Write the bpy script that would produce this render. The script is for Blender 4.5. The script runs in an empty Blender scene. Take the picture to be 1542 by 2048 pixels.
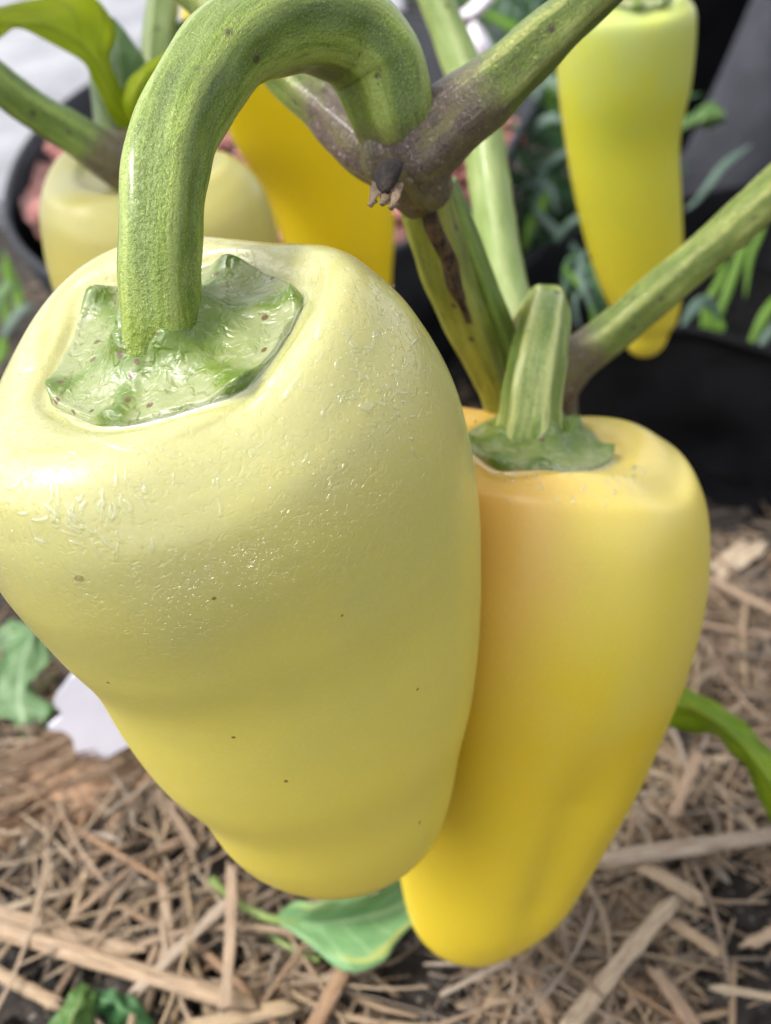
import bpy, bmesh, math, random
import numpy as np
from mathutils import Vector, noise as mn

rng = np.random.default_rng(7)
random.seed(7)
SC = bpy.context.scene
COL = SC.collection

# ------------------------------------------------------------------ camera
F, PX, PY = 2000.0, 771.0, 1024.0          # focal length and centre in photo pixels
CAMH, PITCH = 0.25, math.radians(33)
cp, sp_ = math.cos(PITCH), math.sin(PITCH)
CAM = np.array([0., 0., CAMH])
RGT, UPV, FWD = np.array([1., 0, 0]), np.array([0, sp_, cp]), np.array([0, cp, -sp_])
cam = bpy.data.cameras.new("camera")
cam.sensor_fit = 'HORIZONTAL'
cam.sensor_width = 36.0
cam.lens = 36.0 * F / 1542.0
cam.clip_start, cam.clip_end = 0.005, 200.0
cam.dof.use_dof = True
cam.dof.focus_distance = 0.140
cam.dof.aperture_fstop = 22.0
co = bpy.data.objects.new("camera", cam)
COL.objects.link(co)
co.location = CAM
co.rotation_euler = (math.pi / 2 - PITCH, 0, 0)
SC.camera = co

# ------------------------------------------------------------------ overcast daylight
SUN_EL, SUN_AZ = math.radians(50), math.radians(-100)     # from the upper left, a little behind the camera
w = bpy.data.worlds.new("World")
SC.world = w
w.use_nodes = True
wn = w.node_tree
bg = wn.nodes['Background']
sky = wn.nodes.new('ShaderNodeTexSky')
sky.sky_type = 'NISHITA'
sky.sun_disc = False
sky.sun_elevation = SUN_EL
sky.sun_rotation = SUN_AZ
sky.dust_density = 4.0
sky.air_density = 1.0
hs = wn.nodes.new('ShaderNodeHueSaturation')
hs.inputs['Saturation'].default_value = 0.22
wn.links.new(sky.outputs[0], hs.inputs['Color'])
wn.links.new(hs.outputs[0], bg.inputs[0])
bg.inputs[1].default_value = 0.15
sl = bpy.data.lights.new("sun", 'SUN')
sl.energy = 0.9
sl.angle = math.radians(13)
sl.color = (1.0, 0.96, 0.88)
so = bpy.data.objects.new("sun", sl)
COL.objects.link(so)
_sd = Vector((math.sin(SUN_AZ) * math.cos(SUN_EL), math.cos(SUN_AZ) * math.cos(SUN_EL), math.sin(SUN_EL)))
so.rotation_euler = _sd.to_track_quat('Z', 'Y').to_euler()
SC.view_settings.view_transform = 'Standard'
SC.view_settings.look = 'None'
SC.view_settings.gamma = 1
SC.view_settings.use_curve_mapping = False
SC.view_settings.exposure = 1.2

# ------------------------------------------------------------------ places
def W(px, py, d):
    return CAM + d * ((px - PX) / F * RGT - (py - PY) / F * UPV + FWD)
def C2W(P):
    P = np.asarray(P, float)
    return CAM + P[..., 0:1] * RGT + P[..., 1:2] * UPV - P[..., 2:3] * FWD
def proj(P):
    q = np.asarray(P) - CAM
    d = q @ FWD
    return np.stack([PX + F * (q @ RGT) / d, PY - F * (q @ UPV) / d], -1)
def gdepth(py, z=0.0):
    v = (PY - py) / F
    return (CAMH - z) / (sp_ - cp * v)
def G(px, py, z=0.0):
    return W(px, py, gdepth(py, z))
def gz(x, y):
    p = Vector((x * 22, y * 22, 0.3))
    return 0.006 * mn.noise(p) + 0.003 * mn.noise(p * 3.1) + 0.0012 * mn.noise(p * 9.0)

# ------------------------------------------------------------------ objects
def grid(nr, nt, closed=True):
    i = np.arange(nr * nt).reshape(nr, nt)
    if closed:
        a, b = i, np.roll(i, -1, 1)
    else:
        a, b = i[:, :-1], i[:, 1:]
    return np.stack([a[:-1].ravel(), b[:-1].ravel(), b[1:].ravel(), a[1:].ravel()], 1)

def mkmesh(name, V, Fc, mat, attrs=None, smooth=True):
    me = bpy.data.meshes.new(name)
    V = np.asarray(V, float).reshape(-1, 3)
    if isinstance(Fc, np.ndarray):
        Fc = Fc.tolist()
    me.from_pydata(V.tolist(), [], Fc)
    if smooth:
        me.polygons.foreach_set('use_smooth', [True] * len(me.polygons))
    for k, d in (attrs or {}).items():
        d = np.asarray(d, np.float32)
        if d.ndim == 1:
            a = me.attributes.new(k, 'FLOAT', 'POINT')
            a.data.foreach_set('value', d)
        else:
            a = me.attributes.new(k, 'FLOAT_VECTOR', 'POINT')
            a.data.foreach_set('vector', d.reshape(-1))
    if mat:
        me.materials.append(mat)
    me.update()
    return me

def org(parent):
    o = np.zeros(3)
    while parent is not None:
        o = o + np.array(parent.location)
        parent = parent.parent
    return o

def obj(name, V, Fc, mat, parent=None, origin=None, attrs=None, smooth=True):
    """one mesh object from world-space vertices"""
    V = np.asarray(V, float).reshape(-1, 3)
    base = org(parent) if parent is not None else (np.array(origin, float) if origin is not None else V.mean(0))
    me = mkmesh(name, V - base, Fc, mat, attrs, smooth)
    o = bpy.data.objects.new(name, me)
    COL.objects.link(o)
    if parent is not None:
        o.parent = parent
    else:
        o.location = base
    return o

def tag(o, label=None, cat=None, group=None, kind=None):
    if label: o['label'] = label
    if cat: o['category'] = cat
    if group: o['group'] = group
    if kind: o['kind'] = kind
    return o

def thing(name, loc, label, cat, group=None):
    o = bpy.data.objects.new(name, None)
    o.empty_display_size = 0.01
    o.location = loc
    COL.objects.link(o)
    return tag(o, label, cat, group)

# ------------------------------------------------------------------ material nodes
class T:
    def __init__(self, name):
        self.m = bpy.data.materials.new(name)
        self.m.use_nodes = True
        self.t = self.m.node_tree
        self.p = self.t.nodes['Principled BSDF']
        self.out = self.t.nodes['Material Output']
    def n(self, typ, ins=None, **kw):
        x = self.t.nodes.new(typ)
        for k, v in kw.items():
            setattr(x, k, v)
        for k, v in (ins or {}).items():
            self.set(x.inputs[k], v)
        return x
    def set(self, sock, v):
        if hasattr(v, 'is_output') or isinstance(v, bpy.types.NodeSocket):
            self.t.links.new(v, sock)
        elif isinstance(v, (tuple, list)) and len(v) == 3 and sock.type == 'RGBA':
            sock.default_value = (*v, 1)
        else:
            sock.default_value = v
    def attr(self, name, vec=False):
        a = self.n('ShaderNodeAttribute', attribute_name=name)
        return a.outputs['Vector'] if vec else a.outputs['Fac']
    def scale(self, vec, s):
        x = self.n('ShaderNodeVectorMath', operation='MULTIPLY')
        self.set(x.inputs[0], vec)
        x.inputs[1].default_value = s if isinstance(s, tuple) else (s, s, s)
        return x.outputs[0]
    def noise(self, vec, scale, detail=3, rough=.55, dist=0.0):
        x = self.n('ShaderNodeTexNoise', {'Vector': vec, 'Scale': scale, 'Detail': detail, 'Roughness': rough, 'Distortion': dist})
        return x.outputs['Fac']
    def voro(self, vec, scale, feature='F1', rnd=1.0):
        x = self.n('ShaderNodeTexVoronoi', {'Vector': vec, 'Scale': scale, 'Randomness': rnd}, feature=feature)
        return x
    def ramp(self, fac, stops, interp='LINEAR'):
        x = self.n('ShaderNodeValToRGB')
        x.color_ramp.interpolation = interp
        els = x.color_ramp.elements
        while len(els) < len(stops):
            els.new(0.5)
        for e, (p, c) in zip(els, stops):
            e.position = p
            e.color = (c, c, c, 1) if not isinstance(c, (tuple, list)) else (*c, 1)
        self.set(x.inputs[0], fac)
        return x.outputs[0]
    def sm(self, fac, a, b, lo=0.0, hi=1.0):
        x = self.n('ShaderNodeMapRange', {'From Min': a, 'From Max': b, 'To Min': lo, 'To Max': hi}, interpolation_type='SMOOTHSTEP')
        self.set(x.inputs[0], fac)
        return x.outputs[0]
    def mix(self, fac, a, b, mode='MIX'):
        x = self.n('ShaderNodeMix', data_type='RGBA', blend_type=mode)
        self.set(x.inputs[0], fac)
        self.set(x.inputs[6], a)
        self.set(x.inputs[7], b)
        return x.outputs[2]
    def ma(self, op, a, b=0.0, c=0.0):
        x = self.n('ShaderNodeMath', operation=op)
        self.set(x.inputs[0], a)
        self.set(x.inputs[1], b)
        self.set(x.inputs[2], c)
        return x.outputs[0]
    def bump(self, h, dist, strength=1.0, prev=None):
        x = self.n('ShaderNodeBump', {'Height': h, 'Distance': dist, 'Strength': strength})
        if prev is not None:
            self.set(x.inputs['Normal'], prev)
        return x.outputs[0]
    def P(self, **kw):
        for k, v in kw.items():
            self.set(self.p.inputs[k.replace('_', ' ')], v)
        return self.m

def pepper_mat(name, stops, wet, freck=0.5, sss=0.004, blot=None, blush=None, wetlim=(.16, .46)):
    t = T(name)
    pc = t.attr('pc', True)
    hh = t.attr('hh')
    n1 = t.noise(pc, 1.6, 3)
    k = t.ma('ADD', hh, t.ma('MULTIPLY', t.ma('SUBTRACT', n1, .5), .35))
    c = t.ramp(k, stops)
    if blot:
        c = t.mix(t.sm(t.noise(t.scale(pc, (1.3, 1.3, .8)), 1.4, 2), .5, .72), c, blot)
    if blush:
        s3 = t.n('ShaderNodeSeparateXYZ', {'Vector': pc})
        bm_ = t.ma('MULTIPLY', t.sm(t.ma('ADD', s3.outputs[0], t.ma('MULTIPLY', n1, .5)), .55, -.25), t.sm(hh, .62, .22))
        c = t.mix(t.ma('MULTIPLY', bm_, .8), c, blush)
    fine = t.noise(pc, 55, 2)
    c = t.mix(t.ma('MULTIPLY', t.sm(fine, .45, .8), .07), c, (.92, .88, .55))
    if freck:
        v = t.voro(pc, 5.0)
        rc = t.n('ShaderNodeSeparateColor', {'Color': v.outputs['Color']})
        dot = t.ma('MULTIPLY', t.sm(v.outputs['Distance'], .035, .055, 1, 0), t.ma('GREATER_THAN', rc.outputs[0], 1 - freck))
        c = t.mix(t.ma('MULTIPLY', dot, .85), c, (.16, .10, .025))
        v2 = t.voro(pc, 1.25)
        rc2 = t.n('ShaderNodeSeparateColor', {'Color': v2.outputs['Color']})
        d2 = t.ma('ADD', v2.outputs['Distance'], t.ma('MULTIPLY', t.noise(pc, 40, 2), .03))
        dot2 = t.ma('MULTIPLY', t.sm(d2, .028, .044, 1, 0), t.ma('GREATER_THAN', rc2.outputs[1], .7))
        c = t.mix(t.ma('MULTIPLY', dot2, .7), c, (.22, .14, .03))
    wm = t.ma('MULTIPLY', t.sm(t.ma('ADD', hh, t.ma('MULTIPLY', t.ma('SUBTRACT', t.noise(pc, 2.2, 4), .5), .35)), wetlim[0], wetlim[1], 1, 0), wet)
    w1 = t.sm(t.noise(pc, 30, 2, .6, .8), .545, .64)
    w2 = t.sm(t.noise(pc, 75, 2, .6, 1.2), .58, .70)
    h = t.ma('MULTIPLY', t.ma('ADD', w1, t.ma('MULTIPLY', w2, .45)), wm)
    b = t.bump(t.noise(t.scale(pc, (1, 1, 1)), 70, 3, .6), .00005, .35)
    b = t.bump(t.noise(pc, 7, 1), .0003, .2, b)
    b2 = t.bump(h, .0012, 1.0, b)
    b1 = t.bump(h, .0001, .3, b)
    t.P(Base_Color=c, Roughness=.36, Normal=b, Subsurface_Weight=.45, Subsurface_Radius=(1.0, .75, .18), Subsurface_Scale=sss,
        Coat_Weight=t.ma('ADD', t.ma('MULTIPLY', wm, .9), .04), Coat_Roughness=.10, Coat_IOR=1.55, Coat_Normal=b2, Specular_IOR_Level=.4)
    t.set(t.p.inputs['Normal'], b1)
    return t.m

def stem_mat(name, dark, mid, pale, node=(.105, .058, .056), fuzz=(.27, .215, .225), spots=.55, speck=1.0, rough=.42, coat=.25, streak=.7, ribs=0.0):
    t = T(name)
    pc = t.attr('pc', True)                      # mm: across, across, along
    nod = t.attr('nod')
    rg = t.attr('rg')
    n1 = t.noise(t.scale(pc, (.25, .25, .06)), 1.0, 4, .6)
    c = t.ramp(n1, [(.25, dark), (.52, mid), (.8, pale)])
    n2 = t.noise(t.scale(pc, (.9, .9, .12)), 1.0, 3, .6)
    c = t.mix(t.ma('MULTIPLY', t.sm(t.ma('ADD', rg, t.ma('MULTIPLY', t.ma('SUBTRACT', n2, .5), 1.2)), .35, 1.0), streak), c, pale)
    if ribs:
        c = t.mix(t.ma('MULTIPLY', t.sm(t.ma('ADD', rg, t.ma('MULTIPLY', t.ma('SUBTRACT', n2, .5), 1.4)), -.1, -.8), ribs), c, dark)
    n3 = t.noise(pc, 1.9, 3, .7)
    c = t.mix(t.ma('MULTIPLY', t.sm(n3, .54, .78), .4), c, dark)
    c = t.mix(t.ma('MULTIPLY', t.sm(t.noise(t.scale(pc, (1.6, 1.6, .10)), 1.0, 3, .6), .5, .72), .5), c, dark)
    c = t.mix(t.ma('MULTIPLY', t.sm(t.noise(pc, 3.4, 2, .6), .58, .72), .4), c, tuple(min(1, 1.5 * x + .05) for x in pale))
    nm = t.sm(t.ma('ADD', nod, t.ma('MULTIPLY', t.ma('SUBTRACT', t.noise(pc, .35, 4), .5), .7)), .25, .8)
    nc = t.mix(t.sm(t.noise(pc, .8, 3), .35, .7), node, tuple(.5 * x for x in node))
    nc = t.mix(t.sm(t.noise(t.scale(pc, (.3, .3, .12)), 1.0, 4), .42, .66, 0, .6), nc, (.16, .14, .03))
    nc = t.mix(t.sm(t.noise(pc, 4.2, 2, .7), .54, .68), nc, fuzz)
    c = t.mix(t.ma('MULTIPLY', nm, .9), c, nc)
    if spots:
        v = t.voro(t.scale(pc, (1, 1, .8)), .16)
        rc = t.n('ShaderNodeSeparateColor', {'Color': v.outputs['Color']})
        d = t.ma('ADD', v.outputs['Distance'], t.ma('MULTIPLY', t.noise(pc, 2.5, 2), .10))
        dot = t.ma('MULTIPLY', t.sm(d, .10, .19, 1, 0), t.ma('GREATER_THAN', rc.outputs[0], 1 - spots))
        c = t.mix(t.ma('MULTIPLY', dot, .85), c, (.045, .022, .008))
        v2 = t.voro(pc, .55)
        rc2 = t.n('ShaderNodeSeparateColor', {'Color': v2.outputs['Color']})
        dot2 = t.ma('MULTIPLY', t.sm(v2.outputs['Distance'], .08, .14, 1, 0), t.ma('GREATER_THAN', rc2.outputs[0], .8))
        c = t.mix(t.ma('MULTIPLY', dot2, .7), c, (.03, .025, .008))
    h = t.ma('ADD', t.sm(n3, .4, .75), t.ma('MULTIPLY', t.noise(pc, 4.5, 2, .7), .6))
    b = t.bump(h, .00016 * speck, .9)
    b = t.bump(t.noise(t.scale(pc, (.8, .8, .06)), 1.0, 3), .0005, .5, b)
    return t.P(Base_Color=c, Roughness=rough, Normal=b, Coat_Weight=coat, Coat_Roughness=.15, Subsurface_Weight=.12,
               Subsurface_Radius=(.6, 1, .2), Subsurface_Scale=.0015, Specular_IOR_Level=.45)

def leaf_mat(name, a, b2, vein, spot=None, trans=.45, rough=.4):
    t = T(name)
    uv = t.attr('uvw', True)                     # u along, v across (-1..1)
    n = t.noise(uv, 3.0, 4)
    c = t.ramp(n, [(.3, a), (.72, b2)])
    s = t.n('ShaderNodeSeparateXYZ', {'Vector': uv})
    av = t.ma('ABSOLUTE', s.outputs[1])
    mid = t.sm(av, .03, .10, 1, 0)
    side = t.ma('ABSOLUTE', t.ma('SUBTRACT', t.ma('FRACT', t.ma('ADD', t.ma('MULTIPLY', s.outputs[0], 6.0), t.ma('MULTIPLY', av, -1.6))), .5))
    sv = t.ma('MULTIPLY', t.sm(side, .02, .07, 1, 0), .55)
    vm = t.ma('MAXIMUM', mid, sv)
    c = t.mix(t.ma('MULTIPLY', vm, .85), c, vein)
    if spot:
        c = t.mix(t.sm(t.noise(uv, 2.2, 3), .62, .72), c, spot)
    bp = t.bump(t.ma('ADD', t.ma('MULTIPLY', vm, -.6), t.noise(uv, 14, 3)), .0005, .6)
    t.P(Base_Color=c, Roughness=rough, Normal=bp, Specular_IOR_Level=.4)
    tr = t.n('ShaderNodeBsdfTranslucent', {'Color': t.mix(.5, c, (.55, .62, .03)), 'Normal': bp})
    mx = t.n('ShaderNodeMixShader', {0: trans})
    t.t.links.new(t.p.outputs[0], mx.inputs[1])
    t.t.links.new(tr.outputs[0], mx.inputs[2])
    t.t.links.new(mx.outputs[0], t.out.inputs[0])
    return t.m

def straw_mat(single):
    t = T('dry_straw' if single else 'dry_straw_chaff')
    r = t.attr('rnd')
    if single:
        r = t.ma('FRACT', t.ma('ADD', r, t.n('ShaderNodeObjectInfo').outputs['Random']))
    uv = t.attr('uvw', True)
    c = t.ramp(r, [(0, (.24, .16, .10)), (.2, (.47, .345, .215)), (.38, (.37, .255, .175)), (.55, (.55, .435, .31)), (.7, (.29, .165, .09)), (.82, (.42, .345, .275)), (1, (.11, .08, .055))])
    g = t.noise(t.scale(uv, (1.6, 30, 1)), 1.0, 4, .7)
    c = t.mix(t.sm(g, .42, .68, 0, .85), c, (.11, .07, .045))
    g2 = t.noise(t.scale(uv, (1.2, 8, 1)), 1.7, 3, .6)
    c = t.mix(t.sm(g2, .52, .75, 0, .55), c, (.56, .48, .38))
    b = t.bump(g, .0006, .7)
    return t.P(Base_Color=c, Roughness=.62, Normal=b, Specular_IOR_Level=.3)

def soil_mat():
    t = T('dark_soil')
    p = t.n('ShaderNodeTexCoord').outputs['Object']
    n = t.noise(p, 90, 5, .65)
    c = t.ramp(n, [(.3, (.012, .010, .009)), (.55, (.035, .028, .024)), (.75, (.085, .068, .055))])
    c = t.mix(t.sm(t.noise(p, 400, 2), .62, .7), c, (.25, .22, .19))
    b = t.bump(t.noise(p, 160, 4, .7), .003, 1.0)
    return t.P(Base_Color=c, Roughness=.8, Normal=b, Specular_IOR_Level=.3)

def bag_mat(name, base, fuzz, rough=.6, spec=.3):
    t = T(name)
    p = t.n('ShaderNodeTexCoord').outputs['Object']
    n = t.noise(p, 55, 4, .6)
    c = t.mix(t.sm(n, .3, .75), base, tuple(1.7 * x for x in base))
    f = t.noise(t.scale(p, (1, 1, 2.2)), 520, 2, .7)
    c = t.mix(t.sm(f, .5, .75, 0, .7), c, fuzz)
    b = t.bump(f, .0006, .5)
    b = t.bump(t.noise(p, 22, 3), .006, .5, b)
    return t.P(Base_Color=c, Roughness=rough, Normal=b, Specular_IOR_Level=spec)

def pave_mat():
    t = T('pale_concrete')
    p = t.n('ShaderNodeTexCoord').outputs['Object']
    p = t.scale(p, (1, .4, 1))
    n = t.noise(p, 11, 5, .6)
    c = t.ramp(n, [(.35, (.17, .17, .185)), (.5, (.27, .27, .295)), (.65, (.36, .36, .385))])
    c = t.mix(t.sm(t.noise(p, 26, 3, .6, .8), .60, .70, 0, .7), c, (.15, .15, .155))
    b = t.bump(t.noise(p, 120, 4), .002, .6)
    return t.P(Base_Color=c, Roughness=.55, Normal=b)

def plain(name, c, rough=.5, nscale=60, amt=.25, **kw):
    t = T(name)
    p = t.n('ShaderNodeTexCoord').outputs['Object']
    n = t.noise(p, nscale, 4, .6)
    cc = t.mix(t.sm(n, .35, .7), tuple(x * (1 - amt) for x in c), tuple(min(1, x * (1 + amt)) for x in c))
    b = t.bump(t.noise(p, nscale * 3, 3), .0008, .5)
    return t.P(Base_Color=cc, Roughness=rough, Normal=b, **kw)

def water_mat(name, glint_white):
    t = T(name)
    fr = t.n('ShaderNodeFresnel', {'IOR': 1.75})
    gl = t.n('ShaderNodeBsdfGlossy', {'Color': (1, 1, 1), 'Roughness': .09})
    bf = t.n('ShaderNodeNewGeometry').outputs['Backfacing']
    fr = t.ma('MULTIPLY', fr.outputs[0], t.ma('SUBTRACT', 1.0, bf))
    tp = t.n('ShaderNodeBsdfTransparent', {'Color': (.96, .97, .93)})
    mx = t.n('ShaderNodeMixShader', {0: fr})
    df = t.n('ShaderNodeBsdfDiffuse', {'Color': (.9, .9, .82)})  # white diffuse share stands in for glints on the drops
    m0 = t.n('ShaderNodeMixShader', {0: glint_white})
    t.t.links.new(tp.outputs[0], m0.inputs[1])
    t.t.links.new(df.outputs[0], m0.inputs[2])
    t.t.links.new(m0.outputs[0], mx.inputs[1])
    t.t.links.new(gl.outputs[0], mx.inputs[2])
    t.t.links.new(mx.outputs[0], t.out.inputs[0])
    return t.m

M_MAIN = pepper_mat('pale_pepper_skin', [(0, (.43, .42, .18)), (.22, (.45, .43, .165)), (.42, (.56, .50, .12)), (.7, (.70, .59, .10)), (1, (.74, .59, .06))], 1.0, .5)  # stops ripen downward; top also darkened to offset the light falling on it
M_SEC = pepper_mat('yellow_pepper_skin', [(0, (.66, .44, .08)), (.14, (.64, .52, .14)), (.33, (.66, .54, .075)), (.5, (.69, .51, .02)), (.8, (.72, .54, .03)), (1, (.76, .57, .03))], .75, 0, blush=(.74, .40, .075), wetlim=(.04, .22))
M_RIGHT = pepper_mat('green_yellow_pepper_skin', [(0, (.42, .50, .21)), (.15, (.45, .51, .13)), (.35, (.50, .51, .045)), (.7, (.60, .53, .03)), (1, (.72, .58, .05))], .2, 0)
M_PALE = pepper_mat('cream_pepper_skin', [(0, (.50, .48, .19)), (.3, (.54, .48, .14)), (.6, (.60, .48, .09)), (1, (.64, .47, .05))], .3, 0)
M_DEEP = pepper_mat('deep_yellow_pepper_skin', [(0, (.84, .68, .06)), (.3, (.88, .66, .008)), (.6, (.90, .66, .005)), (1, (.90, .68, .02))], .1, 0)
M_STALK = stem_mat('green_stalk', (.055, .10, .005), (.165, .24, .016), (.33, .41, .09), spots=.85, coat=.35, rough=.32, speck=1.0, ribs=.35)
M_STALK2 = stem_mat('pale_ribbed_stalk', (.07, .14, .01), (.20, .28, .05), (.52, .56, .20), spots=.2, coat=.4, rough=.35, streak=1.0)
M_STEM = stem_mat('green_stem', (.045, .08, .006), (.125, .175, .018), (.31, .335, .09), spots=.55, coat=.1)
M_STEMY = stem_mat('yellow_green_stem', (.07, .095, .008), (.20, .225, .02), (.36, .36, .06), spots=.7)
M_STEMP = stem_mat('pale_green_stem', (.14, .20, .03), (.23, .32, .085), (.36, .42, .17), spots=.15)
M_STEMB = stem_mat('bright_green_stem', (.05, .10, .008), (.13, .21, .02), (.26, .36, .06), spots=.2)
M_SOILD = plain('near_black_soil', (.005, .005, .005), .85, 150, .5, Specular_IOR_Level=.08)  # even near-black fill for the right bag
M_STRAW, M_STRAWC, M_SOIL, M_PAVE = straw_mat(True), straw_mat(False), soil_mat(), pave_mat()
M_WATER, M_FILM = water_mat('water_drops', .035), water_mat('water_film', .0)
M_BAG = bag_mat('black_bag_fabric', (.010, .010, .012), (.030, .030, .034))
M_BAGB = bag_mat('black_plastic', (.0025, .0025, .0035), (.005, .005, .006), .6, .12)
M_BAGG = bag_mat('grey_bag_fabric', (.022, .023, .030), (.06, .06, .072), .8)
M_BAGN = bag_mat('blue_black_bag_fabric', (.018, .020, .026), (.05, .055, .065), .7)
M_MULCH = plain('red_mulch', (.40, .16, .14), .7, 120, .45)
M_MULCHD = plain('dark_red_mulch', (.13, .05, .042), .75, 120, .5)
M_LEAFY = leaf_mat('lit_leaf', (.34, .45, .008), (.54, .62, .012), (.22, .31, .01), None, .62)
M_LEAFD = leaf_mat('dark_leaf', (.06, .14, .03), (.11, .22, .05), (.22, .30, .10), None, .25, .3)
M_LEAFP = leaf_mat('pale_weed_leaf', (.09, .19, .07), (.20, .32, .15), (.32, .44, .26), None, .2, .45)
M_LEAFF = leaf_mat('fallen_leaf', (.14, .30, .12), (.24, .42, .19), (.38, .55, .26), (.40, .46, .14), .2, .5)
M_LEAFR = leaf_mat('spotted_leaf', (.16, .31, .014), (.36, .50, .022), (.48, .62, .09), (.20, .10, .02), .45, .35)
M_GRASSB = leaf_mat('bluish_grass', (.07, .14, .09), (.17, .25, .21), (.26, .34, .30), None, .2, .35)
M_GRASSG = leaf_mat('green_grass', (.10, .26, .02), (.24, .44, .05), (.35, .52, .12), None, .4, .35)
M_WEED = leaf_mat('green_weed', (.03, .10, .03), (.07, .19, .07), (.14, .28, .12), None, .25, .4)
M_TAG = plain('white_plastic', (.84, .84, .98), .35, 20, .03)
M_PETAL = plain('petal', (.78, .72, .80), .5, 200, .06)
M_SCAR = plain('dry_scar', (.03, .02, .016), .8, 300, .6)
M_CORK = plain('corky_split', (.06, .032, .012), .8, 700, .8)
M_BRACT = plain('papery_bract', (.22, .15, .095), .6, 300, .35)
M_BARK = plain('fibrous_bark', (.33, .20, .12), .75, 220, .5)
PEP = {
  'main': dict(sp={'c': [345, 690], 'depth': 0.145, 'R': 0.037, 'at': -22, 'ab': -12, 'et': 42, 'eb': 24, 'lobes': [[3, 0.045, 0.7], [2, 0.015, 0.0]], 'sh': 1.3, 'bt': 3.204, 'bp': 5, 'crown': (1.3, 0.8, 0.1)},
    ctrl=[[0.0,0.0,0.0,0.0],[0.0,0.18,0.0,0.0],[-0.01,0.36,0.0,0.0],[-0.02,0.5,0.0,0.0],[-0.05,0.6,0.0,0.0],[-0.045,0.69,-0.04,0],[0.0,0.785,-0.06,0],[0.1,0.875,-0.068,0.01],[0.27,0.955,-0.056,0.02],[0.58,1.003,-0.034,0.017],[1.003,0.986,-0.023,-0.004],[1.33,0.933,-0.011,-0.016],[1.712,0.863,-0.003,0.032],[2.053,0.772,0.007,0.06],[2.329,0.667,0.017,0.046],[2.63,0.57,0.022,0.078],[2.83,0.47,0.024,0.07],[2.96,0.31,0.027,0.04],[3.015,0.155,0.03,0],[3.03,0,0.033,0]]),
  'second': dict(sp={'c': [1075, 886], 'depth': 0.2, 'R': 0.0345, 'at': 8, 'ab': 8, 'et': 22, 'eb': 22, 'lobes': [[3, 0.045, 4.2], [2, 0.015, 0.0]], 'sh': 1.3, 'bt': -2.0, 'bp': 3, 'crown': (2.0, 1.1, -0.08)},
    ctrl=[[0.0,0.0,0.0,0.0],[0.0,0.18,0.0,0.0],[-0.01,0.36,0.0,0.0],[-0.02,0.5,0.0,0.0],[-0.05,0.6,0.0,0.0],[-0.045,0.69,0.017,0.0],[0.01,0.794,0.039,0.0],[0.081,0.895,0.068,-0.003],[0.305,0.981,0.1,-0.009],[0.709,1.035,0.133,-0.017],[1.166,1.015,0.165,-0.025],[1.631,0.942,0.194,-0.028],[2.058,0.865,0.216,-0.018],[2.446,0.774,0.227,0.011],[2.786,0.693,0.238,0.048],[3.147,0.601,0.24,0.112],[3.41,0.475,0.22,0.13],[3.56,0.325,0.2,0.1],[3.64,0.17,0.18,0.03],[3.665,0,0.17,0]]),
  'right': dict(sp={'c': [1262, -2], 'depth': 0.3, 'R': 0.020454545454545454, 'at': -4, 'ab': -3, 'et': 36, 'eb': 31, 'lobes': [[3, 0.04, 1.4], [2, 0.02, 0]], 'sh': 1.0},
    ctrl=[[0.0,0.0,0.0,0],[0.0,0.18,0.0,0],[-0.01,0.36,0.0,0],[-0.02,0.5,0.0,0],[-0.05,0.6,0.0,0],[-0.04,0.7,0.0,0],[0.059,0.837,-0.051,0],[0.267,0.992,-0.081,0],[1.124,0.986,-0.03,0],[1.985,0.877,0.013,0],[2.846,0.842,0.171,0],[3.697,0.781,0.362,0],[4.393,0.689,0.537,0],[4.978,0.527,0.68,0],[5.2,0.42,0.69,0],[5.48,0.33,0.7,0],[5.64,0.2,0.69,0],[5.68,0,0.69,0]]),
  'pale': dict(sp={'c': [290, 345], 'depth': 0.262, 'R': 0.031, 'at': -2, 'ab': 0, 'et': 40, 'eb': 32, 'lobes': [[3, 0.045, 0.0], [2, 0.02, 0.0]], 'sh': 1.0, 'crown': (2.7, 0.6, 0.08)},
    ctrl=[[0.0,0.0,0.0,0],[0.0,0.18,0.0,0],[-0.01,0.36,0.0,0],[-0.02,0.5,0.0,0],[-0.05,0.6,0.0,0],[-0.03,0.69,-0.03,0],[0.02,0.78,-0.06,0],[0.11,0.865,-0.03,0],[0.267,0.94,0.0,0],[0.599,0.992,0.024,0],[0.939,0.973,0.016,0],[1.274,0.942,-0.013,0],[1.608,0.898,-0.054,0],[1.878,0.861,-0.098,0],[2.102,0.807,-0.119,0],[2.277,0.702,-0.1,0],[2.411,0.542,-0.073,0],[2.478,0.287,-0.036,0],[2.5,0.0,-0.0,0]]),
  'deep': dict(sp={'c': [530, -70], 'depth': 0.32, 'R': 0.03, 'at': -15, 'ab': -15, 'et': 38, 'eb': 30, 'lobes': [[3, 0.04, 0.2]], 'sh': 1.0},
    ctrl=[[0.0,0.0,0.0,0],[0.0,0.18,0.0,0],[-0.01,0.36,0.0,0],[-0.02,0.5,0.0,0],[-0.05,0.6,0.0,0],[-0.04,0.7,0.0,0],[0.05,0.801,-0.075,0],[0.271,0.912,-0.148,0],[0.979,0.93,-0.106,0],[1.688,0.869,-0.001,0],[2.392,0.765,0.07,0],[3.113,0.676,0.062,0],[3.677,0.531,0.047,0],[4.128,0.337,0.145,0],[4.527,0.222,0.178,0],[4.811,0.19,0.133,0],[4.953,0.11,0.07,0],[5.0,0.0,0.005,0]]),
}

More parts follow.
